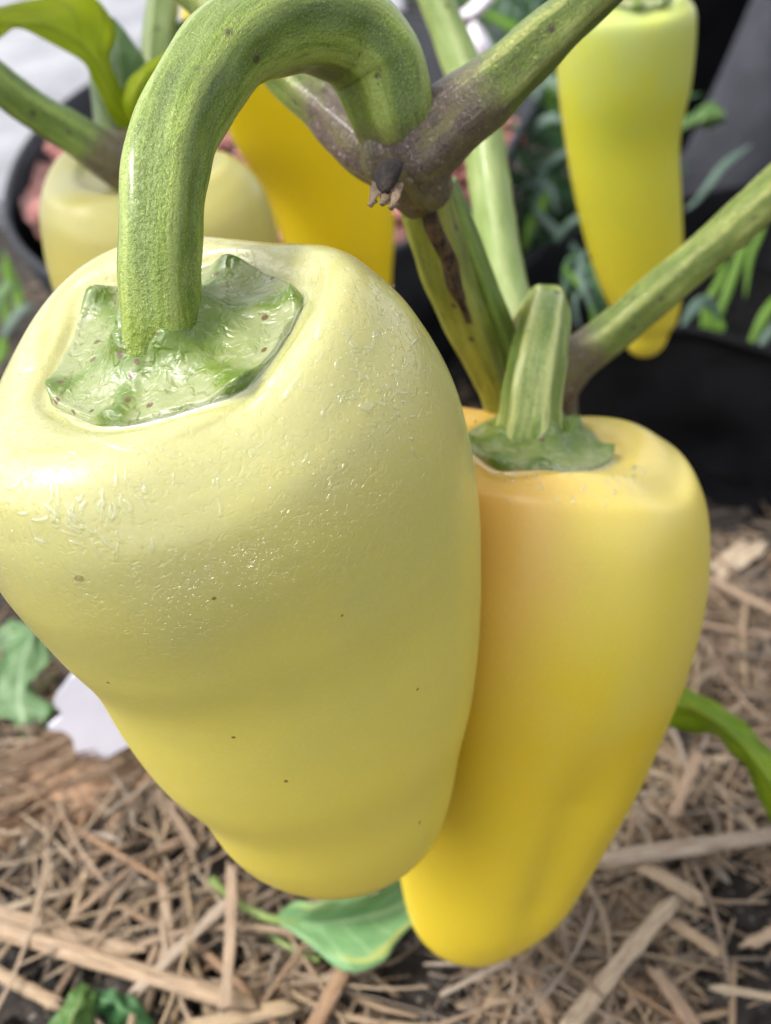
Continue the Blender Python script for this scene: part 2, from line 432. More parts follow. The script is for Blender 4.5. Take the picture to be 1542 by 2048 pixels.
# ------------------------------------------------------------------ shapes
def cr(P, t):
    P = np.asarray(P, float)
    n = len(P)
    i = np.clip(np.floor(t).astype(int), 0, n - 2)
    f = (t - i)[:, None]
    p0, p1, p2, p3 = P[np.maximum(i - 1, 0)], P[i], P[i + 1], P[np.minimum(i + 2, n - 1)]
    return .5 * ((2 * p1) + (-p0 + p2) * f + (2 * p0 - 5 * p1 + 4 * p2 - p3) * f ** 2 + (-p0 + 3 * p1 - 3 * p2 + p3) * f ** 3)

class Body:
    """a pepper's skin: rings along a bent spine, round lobes at the shoulders"""
    def __init__(self, sp, ctrl, nr=110, nt=120):
        self.sp, self.R = sp, sp['R']
        ctrl = np.array(ctrl, float)
        L = self.L = ctrl[:, 0].max()
        t = np.linspace(0, len(ctrl) - 1, nr)
        c = cr(ctrl, t)
        s, r, o, lf = c[:, 0], np.maximum(c[:, 1], 0), c[:, 2], c[:, 3]
        r[-1] = 0
        g = np.linspace(-.6, L * 1.05, 400)
        k = np.clip(g / (.6 * L), 0, 1)
        k = k * k * (3 - 2 * k)
        e = np.radians(sp['et'] + (sp['eb'] - sp['et']) * k)
        aa = np.radians(sp['at'] + (sp['ab'] - sp['at']) * k)
        A = np.stack([np.sin(aa) * np.cos(e), np.cos(aa) * np.cos(e), np.sin(e)], 1)
        dg = g[1] - g[0]
        pos = np.concatenate([[[0, 0, 0]], np.cumsum(-(A[1:] + A[:-1]) / 2 * dg, 0)])
        pos -= np.array([np.interp(0, g, pos[:, i]) for i in range(3)])
        px = np.stack([np.interp(s, g, pos[:, i]) for i in range(3)], 1)
        Ai = np.stack([np.interp(s, g, A[:, i]) for i in range(3)], 1)
        Ai /= np.linalg.norm(Ai, axis=1)[:, None]
        al = np.interp(s, g, aa)
        U = np.stack([np.cos(al), -np.sin(al), 0 * al], 1)
        Vv = np.cross(Ai, U)
        th = np.linspace(0, 2 * np.pi, nt, endpoint=False)
        w_ = np.clip(1 - np.maximum(s, 0) / L, 0, 1)
        w2 = np.clip((np.linspace(0, 1, nr) - .1) / .15, 0, 1)
        lobe = np.zeros((nr, nt))
        for kk, am, ph in sp['lobes']:
            lobe += am * np.cos(kk * th[None] + ph) * (w_ * w2)[:, None]
        for (th0, wid, s0, s1, am) in sp.get('grooves', []):
            d = np.angle(np.exp(1j * (th - th0)))
            prof = np.exp(-(d / wid) ** 2)[None] * (np.clip((s - s0) / 1.0, 0, 1) ** 2 * np.clip((s1 - s) / .9, 0, 1) ** 1.5)[:, None]
            lobe += am * prof
        rr = r[:, None] * (1 + lobe) + lf[:, None] * np.maximum(0, np.cos(th - sp.get('bt', 0)))[None] ** sp.get('bp', 2)
        bumpz = np.exp(-((r - .78) / .2) ** 2) * np.clip((.5 - s) / .45, 0, 1)
        hz = lobe * bumpz[:, None] * sp['sh']
        ct = sp.get('crown', (0, 1, 0))
        hz = hz + ct[2] * np.exp(-(np.angle(np.exp(1j * (th - ct[0]))) / ct[1]) ** 2)[None] * (np.exp(-((r - .82) / .22) ** 2) * np.clip((.5 - s) / .45, 0, 1))[:, None]
        P = px[:, None] + U[:, None] * (o[:, None] + rr * np.cos(th)[None])[..., None] + Vv[:, None] * (rr * np.sin(th)[None])[..., None] + Ai[:, None] * hz[..., None]
        d = sp['depth']
        C = np.array([(sp['c'][0] - PX) / F * d, -(sp['c'][1] - PY) / F * d, -d])
        self.P = C2W(C + self.R * P)
        self.r, self.s, self.th, self.nr, self.nt = r, s, th, nr, nt
        du = np.roll(self.P, -1, 1) - np.roll(self.P, 1, 1)
        dv = np.gradient(self.P, axis=0)
        N = np.cross(du, dv)
        nl = np.linalg.norm(N, axis=2, keepdims=True)
        N = N / np.maximum(nl, 1e-12)
        ax = C2W(Ai[0]) - CAM
        N[0], N[-1] = ax, -(C2W(Ai[-1]) - CAM)
        if (N[5] @ ax).mean() < 0:
            N = -N
            N[0], N[-1] = ax, -(C2W(Ai[-1]) - CAM)
        self.N, self.axis = N, ax
        self.top = self.P[0, 0]
        self.pc = np.stack([rr * np.cos(th)[None], rr * np.sin(th)[None], np.repeat(s[:, None], nt, 1)], -1)
        self.hh = np.repeat((np.cumsum(np.concatenate([[0], np.hypot(np.diff(s), np.diff(r))])))[:, None], nt, 1)
        self.hh = self.hh / self.hh.max()
        # monotone r -> row for the top (calyx) part
        self.kmax = int(np.argmax(r > .9))
    def at(self, row, th, lift=0.0):
        """bilinear point (+normal) on the skin"""
        row = np.asarray(row, float)
        u = (np.asarray(th, float) / (2 * np.pi) % 1) * self.nt
        i0 = np.clip(np.floor(row).astype(int), 0, self.nr - 2)
        f = (row - i0)[..., None]
        j0 = np.floor(u).astype(int) % self.nt
        j1 = (j0 + 1) % self.nt
        g = (u - np.floor(u))[..., None]
        def bl(Q):
            return (Q[i0, j0] * (1 - g) + Q[i0, j1] * g) * (1 - f) + (Q[i0 + 1, j0] * (1 - g) + Q[i0 + 1, j1] * g) * f
        n = bl(self.N)
        n = n / np.linalg.norm(n, axis=-1, keepdims=True)
        return bl(self.P) + n * np.asarray(lift)[..., None], n
    def row_of_r(self, r):
        return np.interp(r, np.maximum.accumulate(self.r[:self.kmax]), np.arange(self.kmax))
    def pick(self, px, py, rows=None):
        """skin (row, theta) seen at a photo pixel, facing the viewer"""
        q = proj(self.P)
        face = ((CAM - self.P) * self.N).sum(-1) > 0
        d = np.hypot(q[..., 0] - px, q[..., 1] - py) + np.where(face, 0, 1e6)
        i = np.unravel_index(np.argmin(d), d.shape)
        return i[0], self.th[i[1]]

def frames(C):
    Tn = np.gradient(C, axis=0)
    Tn /= np.linalg.norm(Tn, axis=1)[:, None]
    n = np.cross(Tn[0], FWD)
    n /= np.linalg.norm(n)
    Ns = [n]
    for k in range(1, len(C)):
        n = Ns[-1] - Tn[k] * (Ns[-1] @ Tn[k])
        Ns.append(n / np.linalg.norm(n))
    Ns = np.array(Ns)
    return Tn, Ns, np.cross(Tn, Ns)

def tube(ctrl, n=60, nt=28, ridges=(0, 0.0, 0.0), wob=0.0, cap=True, px=True, seed=0):
    """ctrl rows: (px, py, depth, radius in photo px, node) -> verts, faces, attrs (world)"""
    if px:
        rows = [np.concatenate([W(a, b, d), [r * d / F, nd]]) for a, b, d, r, nd in ctrl]
    else:
        rows = ctrl
    c = cr(np.array(rows, float), np.linspace(0, len(rows) - 1, n))
    C, r, nd = c[:, :3], np.maximum(c[:, 3], 1e-5), c[:, 4]
    Tn, N, B = frames(C)
    th = np.linspace(0, 2 * np.pi, nt, endpoint=False)
    k, am, ph = ridges
    rg = np.cos(k * th + ph) if k else np.zeros(nt)
    ln = np.concatenate([[0], np.cumsum(np.linalg.norm(np.diff(C, axis=0), axis=1))])
    rr = r[:, None] * (1 + am * rg[None])
    if wob:
        for i in range(n):
            for j in range(nt):
                rr[i, j] *= 1 + wob * mn.noise(Vector((math.cos(th[j]) * 1.3 + seed, math.sin(th[j]) * 1.3, ln[i] * 130)))
    V = C[:, None] + N[:, None] * (rr * np.cos(th))[..., None] + B[:, None] * (rr * np.sin(th))[..., None]
    pc = np.stack([rr * np.cos(th) * 1000, rr * np.sin(th) * 1000, np.repeat(ln[:, None], nt, 1) * 1000], -1)
    Fc = grid(n, nt).tolist()
    V = V.reshape(-1, 3)
    at = dict(pc=pc.reshape(-1, 3), nod=np.repeat(nd, nt), rg=np.tile(rg if k else np.full(nt, -1.), n))
    if cap:
        V = np.concatenate([V, [C[0], C[-1]]])
        at = dict(pc=np.concatenate([at['pc'], [[0, 0, 0], [0, 0, ln[-1] * 1000]]]), nod=np.concatenate([at['nod'], [nd[0], nd[-1]]]), rg=np.concatenate([at['rg'], [-1, -1]]))
        a, b = n * nt, n * nt + 1
        Fc += [[a, (j + 1) % nt, j] for j in range(nt)] + [[b, (n - 1) * nt + j, (n - 1) * nt + (j + 1) % nt] for j in range(nt)]
    return V, Fc, at

def tube_obj(name, ctrl, mat, parent=None, **kw):
    V, Fc, at = tube(ctrl, **kw)
    return obj(name, V, Fc, mat, parent, attrs=at)

def sheet(Lp, Mp, Rp, n=26, m=5, wav=0.0, thick=.00025, seed=0, px=True):
    """leaf blade from its two edges and midrib (px,py,depth rows) -> thin two-sided solid"""
    f = (lambda q: np.array([W(*x) for x in q])) if px else (lambda q: np.array(q, float))
    t = np.linspace(0, len(Lp) - 1, n)
    A, Bm, Cc = cr(f(Lp), t), cr(f(Mp), t), cr(f(Rp), t)
    q = np.linspace(0, 1, m)
    rows = np.concatenate([A[:, None] + (Bm - A)[:, None] * q[None, :, None], (Bm[:, None] + (Cc - Bm)[:, None] * q[None, :, None])[:, 1:]], 1)
    v = np.concatenate([q - 1, q[1:]])
    u = np.linspace(0, 1, n)
    nw = np.cross(np.gradient(rows, axis=0), np.gradient(rows, axis=1))
    nw /= np.maximum(np.linalg.norm(nw, axis=2, keepdims=True), 1e-12)
    if wav:
        for i in range(n):
            for j in range(len(v)):
                rows[i, j] += nw[i, j] * wav * (mn.noise(Vector((u[i] * 6 + seed, v[j] * 2.5, seed))) * (.35 + abs(v[j])))
    uvw = np.stack([np.repeat(u[:, None], len(v), 1), np.repeat(v[None], n, 0), np.full((n, len(v)), seed * 1.0)], -1)
    k = n * len(v)
    V = np.concatenate([(rows + nw * thick / 2).reshape(-1, 3), (rows - nw * thick / 2).reshape(-1, 3)])
    g = grid(n, len(v), False)
    Fc = g.tolist() + (g[:, ::-1] + k).tolist()
    w_ = len(v)
    bl = [i * w_ for i in range(n)] + [(n - 1) * w_ + j for j in range(1, w_)] + [i * w_ + w_ - 1 for i in range(n - 2, -1, -1)] + [j for j in range(w_ - 2, 0, -1)]
    Fc += [[a, b, b + k, a + k] for a, b in zip(bl, bl[1:] + bl[:1])]
    return V, Fc, dict(uvw=np.concatenate([uvw.reshape(-1, 3)] * 2))

def leaf(name, Lp, Mp, Rp, mat, parent=None, label=None, cat=None, group=None, **kw):
    V, Fc, at = sheet(Lp, Mp, Rp, **kw)
    o = obj(name, V, Fc, mat, parent, attrs=at)
    return tag(o, label, cat, group)

def blade_vfa(pts, wd, n=14, fold=.25, side=None, seed=0):
    """grass blade: world points, width (m)"""
    C = cr(np.array(pts, float), np.linspace(0, len(pts) - 1, n))
    Tn = np.gradient(C, axis=0)
    Tn /= np.linalg.norm(Tn, axis=1)[:, None]
    s = np.cross(Tn, side if side is not None else FWD)
    s /= np.maximum(np.linalg.norm(s, axis=1)[:, None], 1e-9)
    up = np.cross(s, Tn)
    u = np.linspace(0, 1, n)
    ww = wd / 2 * np.clip(np.minimum((u + .35) * 1.4, (1 - u) * 3.2 + .06), 0, 1)[:, None]
    return sheet((C - s * ww).tolist(), (C + up * ww * fold).tolist(), (C + s * ww).tolist(), n=n, m=2, px=False, seed=seed)

# ================================================================== ground
def build_ground():
    nx, ny = 260, 230
    xs, ys = np.linspace(-1.1, 1.1, nx), np.linspace(-.35, 1.5, ny)
    V = np.array([[x, y, gz(x, y)] for y in ys for x in xs])
    g = obj('soil', V, grid(ny, nx, False), M_SOIL, origin=(0, 0, 0))
    tag(g, 'dark crumbly garden soil under the straw mulch', kind='structure')
    q = 60.0
    V = [[-q, -q, -.03], [q, -q, -.03], [q, q, -.03], [-q, q, -.03]]
    f = obj('ground', V, [[0, 1, 2, 3]], M_SOIL, origin=(0, 0, -.03))
    tag(f, 'bare earth beyond the bed', kind='structure')
    return g
SOIL = build_ground()

def build_pavement():
    bm = bmesh.new()
    x0, x1, y0, y1, z0, z1 = -5.0, .02, .80, 9.0, -.05, .018
    vs = [bm.verts.new(p) for p in [(x0, y0, z0), (x1, y0 + .02, z0), (x1 + .1, y1, z0), (x0, y1, z0), (x0, y0, z1), (x1, y0 + .02, z1), (x1 + .1, y1, z1), (x0, y1, z1)]]
    for f in [(3, 2, 1, 0), (4, 5, 6, 7), (0, 1, 5, 4), (1, 2, 6, 5), (2, 3, 7, 6), (3, 0, 4, 7)]:
        bm.faces.new([vs[i] for i in f])
    bmesh.ops.bevel(bm, geom=[e for e in bm.edges], offset=.006, segments=2, affect='EDGES')
    me = bpy.data.meshes.new('pavement')
    bm.to_mesh(me)
    bm.free()
    me.materials.append(M_PAVE)
    o = bpy.data.objects.new('pavement', me)
    COL.objects.link(o)
    tag(o, 'pale grey concrete paving behind the pots', kind='structure')
build_pavement()

# ================================================================== grow bags
def bag(label, rim, base_scale, base_shift, fill, mat, fill_mat, seed, wr=.004, thick=.0018, skew=None, group='black grow bags of the pepper bed', wrinkle=26):
    """open fabric bag from a closed rim loop of world points; walls go down to the ground"""
    rim = np.array(rim, float)
    n = len(rim)
    nt = 132
    t = np.linspace(0, n, nt, endpoint=False)
    ext = np.concatenate([rim[-2:], rim, rim[:3]])
    loop = cr(ext, t + 2)
    cen = loop.mean(0)
    base = cen[:2] + (loop[:, :2] - cen[:2]) * base_scale + np.array(base_shift)
    nr = 26
    rows_o, rows_i = [], []
    rad = loop[:, :2] - cen[:2]
    rad /= np.linalg.norm(rad, axis=1)[:, None]
    for k in range(nr):
        f = k / (nr - 1)
        xy = base * (1 - f) + loop[:, :2] * f
        z = loop[:, 2] * f - .012 * (1 - f)
        a = math.atan
        ang = np.linspace(0, 2 * np.pi, nt, endpoint=False)
        d = np.array([mn.noise(Vector((math.cos(q) * 2.2 + seed, math.sin(q) * 2.2, f * 2.0))) * wr * 2.2
                      + mn.noise(Vector((math.cos(q) * wrinkle / 5 + seed, math.sin(q) * wrinkle / 5, f * 4.0))) * wr for q in ang]) * (.35 + .65 * math.sin(math.pi * min(1, f * 1.02 + .1)))
        xy = xy + rad * d[:, None]
        rows_o.append(np.column_stack([xy, z]))
        rows_i.append(np.column_stack([xy - rad * thick, z]))
    rows = np.array(rows_o + rows_i[::-1])
    rows[nr - 1:nr + 1, :, 2] += .0
    root = obj('grow_bag', rows.reshape(-1, 3), grid(2 * nr, nt), mat, origin=(cen[0], cen[1], 0))
    tag(root, label, 'grow bag', group)
    # hem along the rim: a slightly thicker rolled edge
    hem = np.concatenate([loop, loop[:1]])
    V, Fc, at = tube([np.concatenate([p, [.0022, 0]]) for p in hem[::2]], n=len(hem), nt=8, cap=False, px=False)
    obj('hem', V, Fc, mat, root)
    # filling
    ff = fill
    inner = base * (1 - ff) + loop[:, :2] * ff
    c2 = inner.mean(0)
    zz = loop[:, 2].mean() * ff
    rr = np.linspace(0, .985, 22)
    V = []
    for r in rr:
        for p in c2 + (inner - c2) * r:
            V.append([p[0], p[1], zz + gz(p[0] * 1.7 + seed, p[1] * 1.7) * 1.1])
    s = obj('potting_mix', V, grid(22, nt), fill_mat, root)
    return root, s, c2, inner, zz

rimA = [W(15, 440, .52), W(55, 290, .60), W(180, 172, .68), W(400, 60, .76), W(700, 20, .80), W(960, 60, .76), W(1073, 152, .66), W(1016, 303, .56), W(940, 420, .50), W(805, 494, .465), W(600, 560, .445), W(350, 615, .44), W(120, 560, .465)]
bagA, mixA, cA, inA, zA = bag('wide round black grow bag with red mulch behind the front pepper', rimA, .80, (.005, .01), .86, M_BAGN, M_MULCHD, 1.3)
rimC = [W(1375, 662, .430), W(1542, 708, .420), W(1720, 770, .42), W(1900, 720, .47), W(1900, 560, .56), W(1750, 410, .64), W(1560, 372, .68), W(1380, 398, .66), W(1163, 466, .60), W(1044, 521, .54), W(1020, 570, .49), W(1070, 630, .455), W(1230, 672, .437)]
bagC, mixC, cC, inC, zC = bag('black grow bag standing on the straw at the right edge, weeds growing inside', rimC, .93, (0, -.012), .20, M_BAGB, M_SOILD, 5.1, wr=.0035, wrinkle=14)
rimD = [W(1527, -20, .74), W(1700, 10, .70), W(1950, 0, .72), W(2150, -60, .84), W(2050, -120, 1.0), W(1750, -130, 1.02), W(1570, -80, .88)]
bagD, mixD, cD, inD, zD = bag('grey felt grow bag leaning behind the right bag, its side wall facing forward', rimD, 1.0, (-.062, -.02), .8, M_BAGG, M_SOIL, 9.4, wr=.003, wrinkle=9)
rimE = [W(1060, -60, 1.0), W(1330, -60, .93), W(1620, -80, .95), W(1800, -120, 1.1), W(1650, -170, 1.3), W(1250, -170, 1.32), W(1050, -120, 1.15)]
bagE, mixE, cE, inE, zE = bag('tall black plastic grow bag in the shade behind the hanging pepper', rimE, .93, (0, .0), .8, M_BAGB, M_SOIL, 3.7, wr=.004)  # near-black wall colour also stands in for the deep shade here

# red mulch chips in the wide bag
def chip_mesh(k):
    r = np.random.default_rng(100 + k)
    bm = bmesh.new()
    bmesh.ops.create_icosphere(bm, subdivisions=1, radius=1)
    sc = np.array([1, r.uniform(.55, .9), r.uniform(.35, .6)])
    for v in bm.verts:
        q = np.array(v.co) * sc * (1 + r.uniform(-.22, .22))
        v.co = q
    me = bpy.data.meshes.new('mulch_chip')
    bm.to_mesh(me)
    bm.free()
    me.materials.append(M_MULCH)
    return me
CH = [chip_mesh(k) for k in range(6)]
bA = org(mixA)
cnt = 0
while cnt < 230:
    a, r = rng.uniform(0, 2 * np.pi), math.sqrt(rng.uniform(.02, 1)) * .95
    j = int(a / (2 * np.pi) * len(inA)) % len(inA)
    p = cA + (inA[j] - cA) * r
    q = proj(np.array([p[0], p[1], zA]))
    if rng.random() < .5 and not (q[0] < 260 or q[0] > 780):
        continue
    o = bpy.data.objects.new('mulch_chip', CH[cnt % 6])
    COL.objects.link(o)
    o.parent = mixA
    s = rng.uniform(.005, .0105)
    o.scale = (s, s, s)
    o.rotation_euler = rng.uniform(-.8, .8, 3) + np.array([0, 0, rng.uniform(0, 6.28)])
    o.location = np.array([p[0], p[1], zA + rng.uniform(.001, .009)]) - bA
    cnt += 1

# ================================================================== straw mulch
def straw_vfa(p0, p1, wd, bend=0.0, flat=.45, n=5, seed=0, split=True, segs=6):
    p0, p1 = np.array(p0, float), np.array(p1, float)
    ax = p1 - p0
    L = np.linalg.norm(ax)
    ax /= L
    up = np.array([0, 0, 1.]) - ax * ax[2]
    up /= np.linalg.norm(up)
    sd = np.cross(ax, up)
    r = np.random.default_rng(seed)
    t = np.linspace(0, 1, n)
    C = p0 + ax * (t * L)[:, None] + sd * (bend * L * 4 * t * (1 - t))[:, None] + up * (r.uniform(-.02, .03) * L * 4 * t * (1 - t))[:, None]
    th = np.linspace(0, 2 * np.pi, segs, endpoint=False)
    ww = wd / 2 * (1 + r.uniform(-.12, .12, n))
    if split:
        ww[-1] *= r.uniform(.25, 1.0)
        ww[0] *= r.uniform(.4, 1.0)
    V = C[:, None] + sd * (ww[:, None] * np.cos(th))[..., None] + up * (ww[:, None] * flat * np.sin(th))[..., None]
    if split:
        V[0] += ax * (r.uniform(-.9, .9, segs) * wd * .8)[:, None]
        V[-1] += ax * (r.uniform(-.9, .9, segs) * wd * .8)[:, None]
    Fc = grid(n, segs).tolist() + [list(range(segs))[::-1], list(range((n - 1) * segs, n * segs))]
    uvw = np.stack([np.repeat((t * L * 60)[:, None], segs, 1), np.repeat((th / 6.28)[None], n, 0), np.full((n, segs), r.uniform(0, 9))], -1).reshape(-1, 3)
    return V.reshape(-1, 3), Fc, uvw

def straw_thing(label, a, b, wpx, z=.006, rnd=.2, bend=0.0, flat=.55, name='straw', cat='straw', seed=0, group='large dry straw stalks on the soil', n=12):
    p0, p1 = G(*a, z), G(*b, z + .001)
    wd = .88 * wpx * gdepth((a[1] + b[1]) / 2) / F
    V, Fc, uvw = straw_vfa(p0, p1, wd, bend, flat, n, seed, segs=12)
    o = obj(name, V, Fc, M_STRAWC, attrs=dict(uvw=uvw, rnd=np.full(len(V), rnd)))
    return tag(o, label, cat, group)

# the Object Info random differs per object, so these look slightly different from one another
straw_thing('thick pale straw stalk slanting across the bottom left corner', (-60, 1838), (492, 2006), 44, .012, .30, .01, 0.56, seed=1)
straw_thing('orange-tan flat straw lying against the upper side of the thick pale stalk', (-40, 1815), (272, 1905), 40, .010, .62, 0, 0.28, seed=2)
straw_thing('short tan stalk running off the lower left edge below the thick stalk', (-40, 1925), (122, 2012), 32, .010, .26, 0, 0.49, seed=3)
straw_thing('upright pinkish straw between the bark clump and the fallen leaf', (322, 1745), (345, 1905), 22, .010, .40, 0, 0.28, seed=4)
straw_thing('diagonal brown-grey straw leading up to the stalk of the fallen leaf', (270, 1985), (478, 1785), 28, .013, .8, 0, 0.28, seed=5)
straw_thing('narrow straw crossing the diagonal one left of the fallen leaf', (462, 1730), (448, 2015), 25, .017, .42, -.02, 0.24, seed=6)
straw_thing('tan straw stalk at the bottom edge right of the thick stalk', (370, 2060), (592, 2010), 40, .010, .22, 0, 0.56, seed=7)
straw_thing('thin brown straw running down from the bark clump', (150, 1655), (330, 1765), 15, .012, .70, 0, 0.42, seed=8)
straw_thing('long grey-tan stalk lying level beside the tip of the yellow pepper', (1190, 1722), (1560, 1668), 42, .012, .80, .015, 0.42, seed=9)
straw_thing('short orange-brown stalk just below the level grey-tan stalk', (1275, 1728), (1412, 1808), 36, .011, .60, 0, 0.49, seed=10)
straw_thing('long pale flat straw slanting from the centre right down to the bottom edge', (1352, 1795), (1120, 2075), 40, .014, .52, .01, 0.24, seed=11)
straw_thing('wide brown stalk standing out below the tip of the yellow pepper', (1030, 1888), (1120, 2070), 38, .010, .66, 0, 0.42, seed=12)
straw_thing('greyish stalk between the long pale straw and the right bottom corner', (1305, 1935), (1395, 2065), 36, .010, .38, 0, 0.42, seed=13)
straw_thing('thin whitish straw running to the right edge near the bottom corner', (1425, 1975), (1570, 2000), 20, .013, .54, 0, 0.35, seed=14)
straw_thing('tan straw pointing right, above the greyish stalk', (1330, 1835), (1445, 1910), 30, .011, .25, 0, 0.42, seed=15)
straw_thing('silvery thin straw under the yellow pepper tip', (885, 1988), (1020, 1922), 14, .012, .86, 0, 0.28, seed=16)
straw_thing('reddish-brown stalk below the fallen leaf', (620, 2070), (692, 1935), 38, .009, .68, 0, 0.42, seed=17)
straw_thing('pinkish stalk slanting to the right edge just below the black bag', (1400, 1145), (1570, 1235), 26, .010, .40, 0, 0.35, seed=18)
straw_thing('broad pale husk flake lying against the black bag foot', (1425, 1150), (1515, 1085), 60, .009, .53, 0, 0.08, seed=19)
straw_thing('orange straw at the right edge above the bottom corner', (1490, 1890), (1580, 1850), 30, .011, .60, 0, 0.35, seed=20)
straw_thing('dull pink straw standing steeply right of the yellow pepper', (1350, 1625), (1400, 1500), 26, .012, .38, 0, 0.35, seed=21)

# curled husk ribbon
cv = [np.concatenate([G(1440 + 52 * math.cos(a), 1395 + 42 * math.sin(a), .010 + .004 * math.sin(a * .5)), [.0]]) for a in np.linspace(.3, 4.6, 10)]
C_ = cr(np.array([c[:3] for c in cv]), np.linspace(0, 9, 26))
V, Fc, at = sheet((C_ + np.array([0, 0, .0035])).tolist(), C_.tolist(), (C_ - np.array([0, 0, .003])).tolist(), n=26, m=2, px=False, thick=.0005)
tag(obj('straw_curl', V, Fc, M_STRAWC, attrs=dict(uvw=at['uvw'] * np.array([3, .4, 1]), rnd=np.full(len(V), .5))), 'curled pale straw ribbon right of the yellow pepper', 'straw', 'large dry straw stalks on the soil')

def inside(x, y):
    for c_, l_ in ((cA, inA), (cC, inC)):
        d = np.array([x, y]) - c_
        a = np.arctan2(l_[:, 1] - c_[1], l_[:, 0] - c_[0])
        r_ = np.linalg.norm(l_ - c_, axis=1)
        k = np.argmin(np.abs(np.angle(np.exp(1j * (a - math.atan2(d[1], d[0]))))))
        if np.linalg.norm(d) < r_[k] * 1.02:
            return True
    return False

SM = []
for k in range(28):
    L = rng.uniform(.014, .055) if k % 4 else rng.uniform(.05, .085)
    wd = rng.uniform(.0006, .0025)
    V, Fc, uvw = straw_vfa((-L / 2, 0, 0), (L / 2, 0, 0), wd, rng.uniform(-.12, .12), rng.uniform(.15, .5), 7, 300 + k)
    SM.append(mkmesh('straw', V, Fc, M_STRAW, dict(uvw=uvw, rnd=np.full(len(V), rng.uniform(0, 1)))))
bS = org(SOIL)
LEFT1 = np.array([[1195, 0], [1245, 50], [1345, 150], [1430, 220], [1570, 310], [1665, 420], [1765, 520], [1810, 640]])
def visible(px, py):
    if px < 640:
        lim = np.interp(px, LEFT1[:, 1], LEFT1[:, 0])
        return py > max(lim - 30, 1230)
    if px < 1020:
        return py > np.interp(px, [640, 800, 920, 1020], [1800, 1860, 1930, 1890])
    return py > 1040 and px > np.interp(py, [1040, 1280, 1520, 1740, 1880], [1415, 1395, 1305, 1180, 1085]) - 25
cnt = 0
while cnt < 290:
    px, py = rng.uniform(-30, 1575), rng.uniform(1040, 2090)
    if not visible(px, py):
        continue
    p = G(px, py)
    if inside(p[0], p[1]) or mn.noise(Vector((p[0] * 16 + 3, p[1] * 16, 0))) > .28:
        continue
    o = bpy.data.objects.new('straw', SM[int(rng.integers(28))])
    COL.objects.link(o)
    o.parent = SOIL
    o.location = np.array([p[0], p[1], gz(p[0], p[1]) + rng.uniform(.003, .011)]) - bS
    o.rotation_euler = (rng.uniform(-.5, .5), rng.normal(0, .10), rng.uniform(0, 6.28))
    cnt += 1

# the loose chaff between them
def chaff(N, seed):
    r = np.random.default_rng(seed)
    VV, FF, UU, RR, n0 = [], [], [], [], 0
    k = 0
    while k < N:
        if r.random() < .7:
            y = r.uniform(.02, .42)
            x = r.uniform(-.8, .8) * (y * .55 + .22)
        else:
            x, y = r.uniform(-.6, .6), r.uniform(-.1, .75)
        if inside(x, y):
            continue
        q = proj(np.array([x, y, 0]))
        dark = mn.noise(Vector((x * 16 + 3, y * 16, 0)))
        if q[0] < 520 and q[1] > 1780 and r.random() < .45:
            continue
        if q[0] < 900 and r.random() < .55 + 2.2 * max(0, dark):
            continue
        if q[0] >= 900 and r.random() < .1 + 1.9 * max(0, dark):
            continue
        k += 1
        L = r.gamma(2.2, .0065) + .004
        wd = r.uniform(.0003, .0010) if k % 3 else r.uniform(.0008, .0021)
        fl_ = r.uniform(.15, .6)
        if k % 11 == 0:                # chips and flat husks
            L, wd, fl_ = r.uniform(.005, .014), r.uniform(.0025, .005), .14
        z = gz(x, y) + r.uniform(-.001, .007)
        a, tz = r.uniform(0, 6.28), r.normal(0, .16)
        d = np.array([math.cos(a), math.sin(a), tz]) * L / 2
        c = np.array([x, y, z + abs(d[2]) * .6])
        V, Fc, uvw = straw_vfa(c - d, c + d, wd, r.uniform(-.14, .14), fl_, 4, int(r.integers(1 << 30)), segs=5)
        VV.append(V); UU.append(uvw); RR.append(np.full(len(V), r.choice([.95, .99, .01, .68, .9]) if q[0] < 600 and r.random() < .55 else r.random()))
        FF += [[i + n0 for i in f] for f in Fc]
        n0 += len(V)
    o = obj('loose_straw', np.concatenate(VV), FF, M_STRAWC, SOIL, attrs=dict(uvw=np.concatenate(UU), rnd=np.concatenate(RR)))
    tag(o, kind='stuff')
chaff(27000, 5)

# dark crumbs of soil between the straw
def crumbs(N, seed):
    r = np.random.default_rng(seed)
    bm = bmesh.new()
    bmesh.ops.create_icosphere(bm, subdivisions=1, radius=1)
    bv = np.array([v.co[:] for v in bm.verts])
    bf = [[v.index for v in f.verts] for f in bm.faces]
    bm.free()
    VV, FF, n0 = [], [], 0
    for k in range(N):
        y = r.uniform(.02, .42)
        x = r.uniform(-.7, .7) * (y * .55 + .17)
        if inside(x, y): continue
        s = r.gamma(2, .0009) + .0006
        VV.append(bv * s * r.uniform(.7, 1.3, (len(bv), 1)) + np.array([x, y, gz(x, y) + s * .3]))
        FF += [[i + n0 for i in f] for f in bf]
        n0 += len(bv)
    tag(obj('soil_crumbs', np.concatenate(VV), FF, M_SOIL, SOIL, smooth=False), kind='stuff')
crumbs(2600, 8)

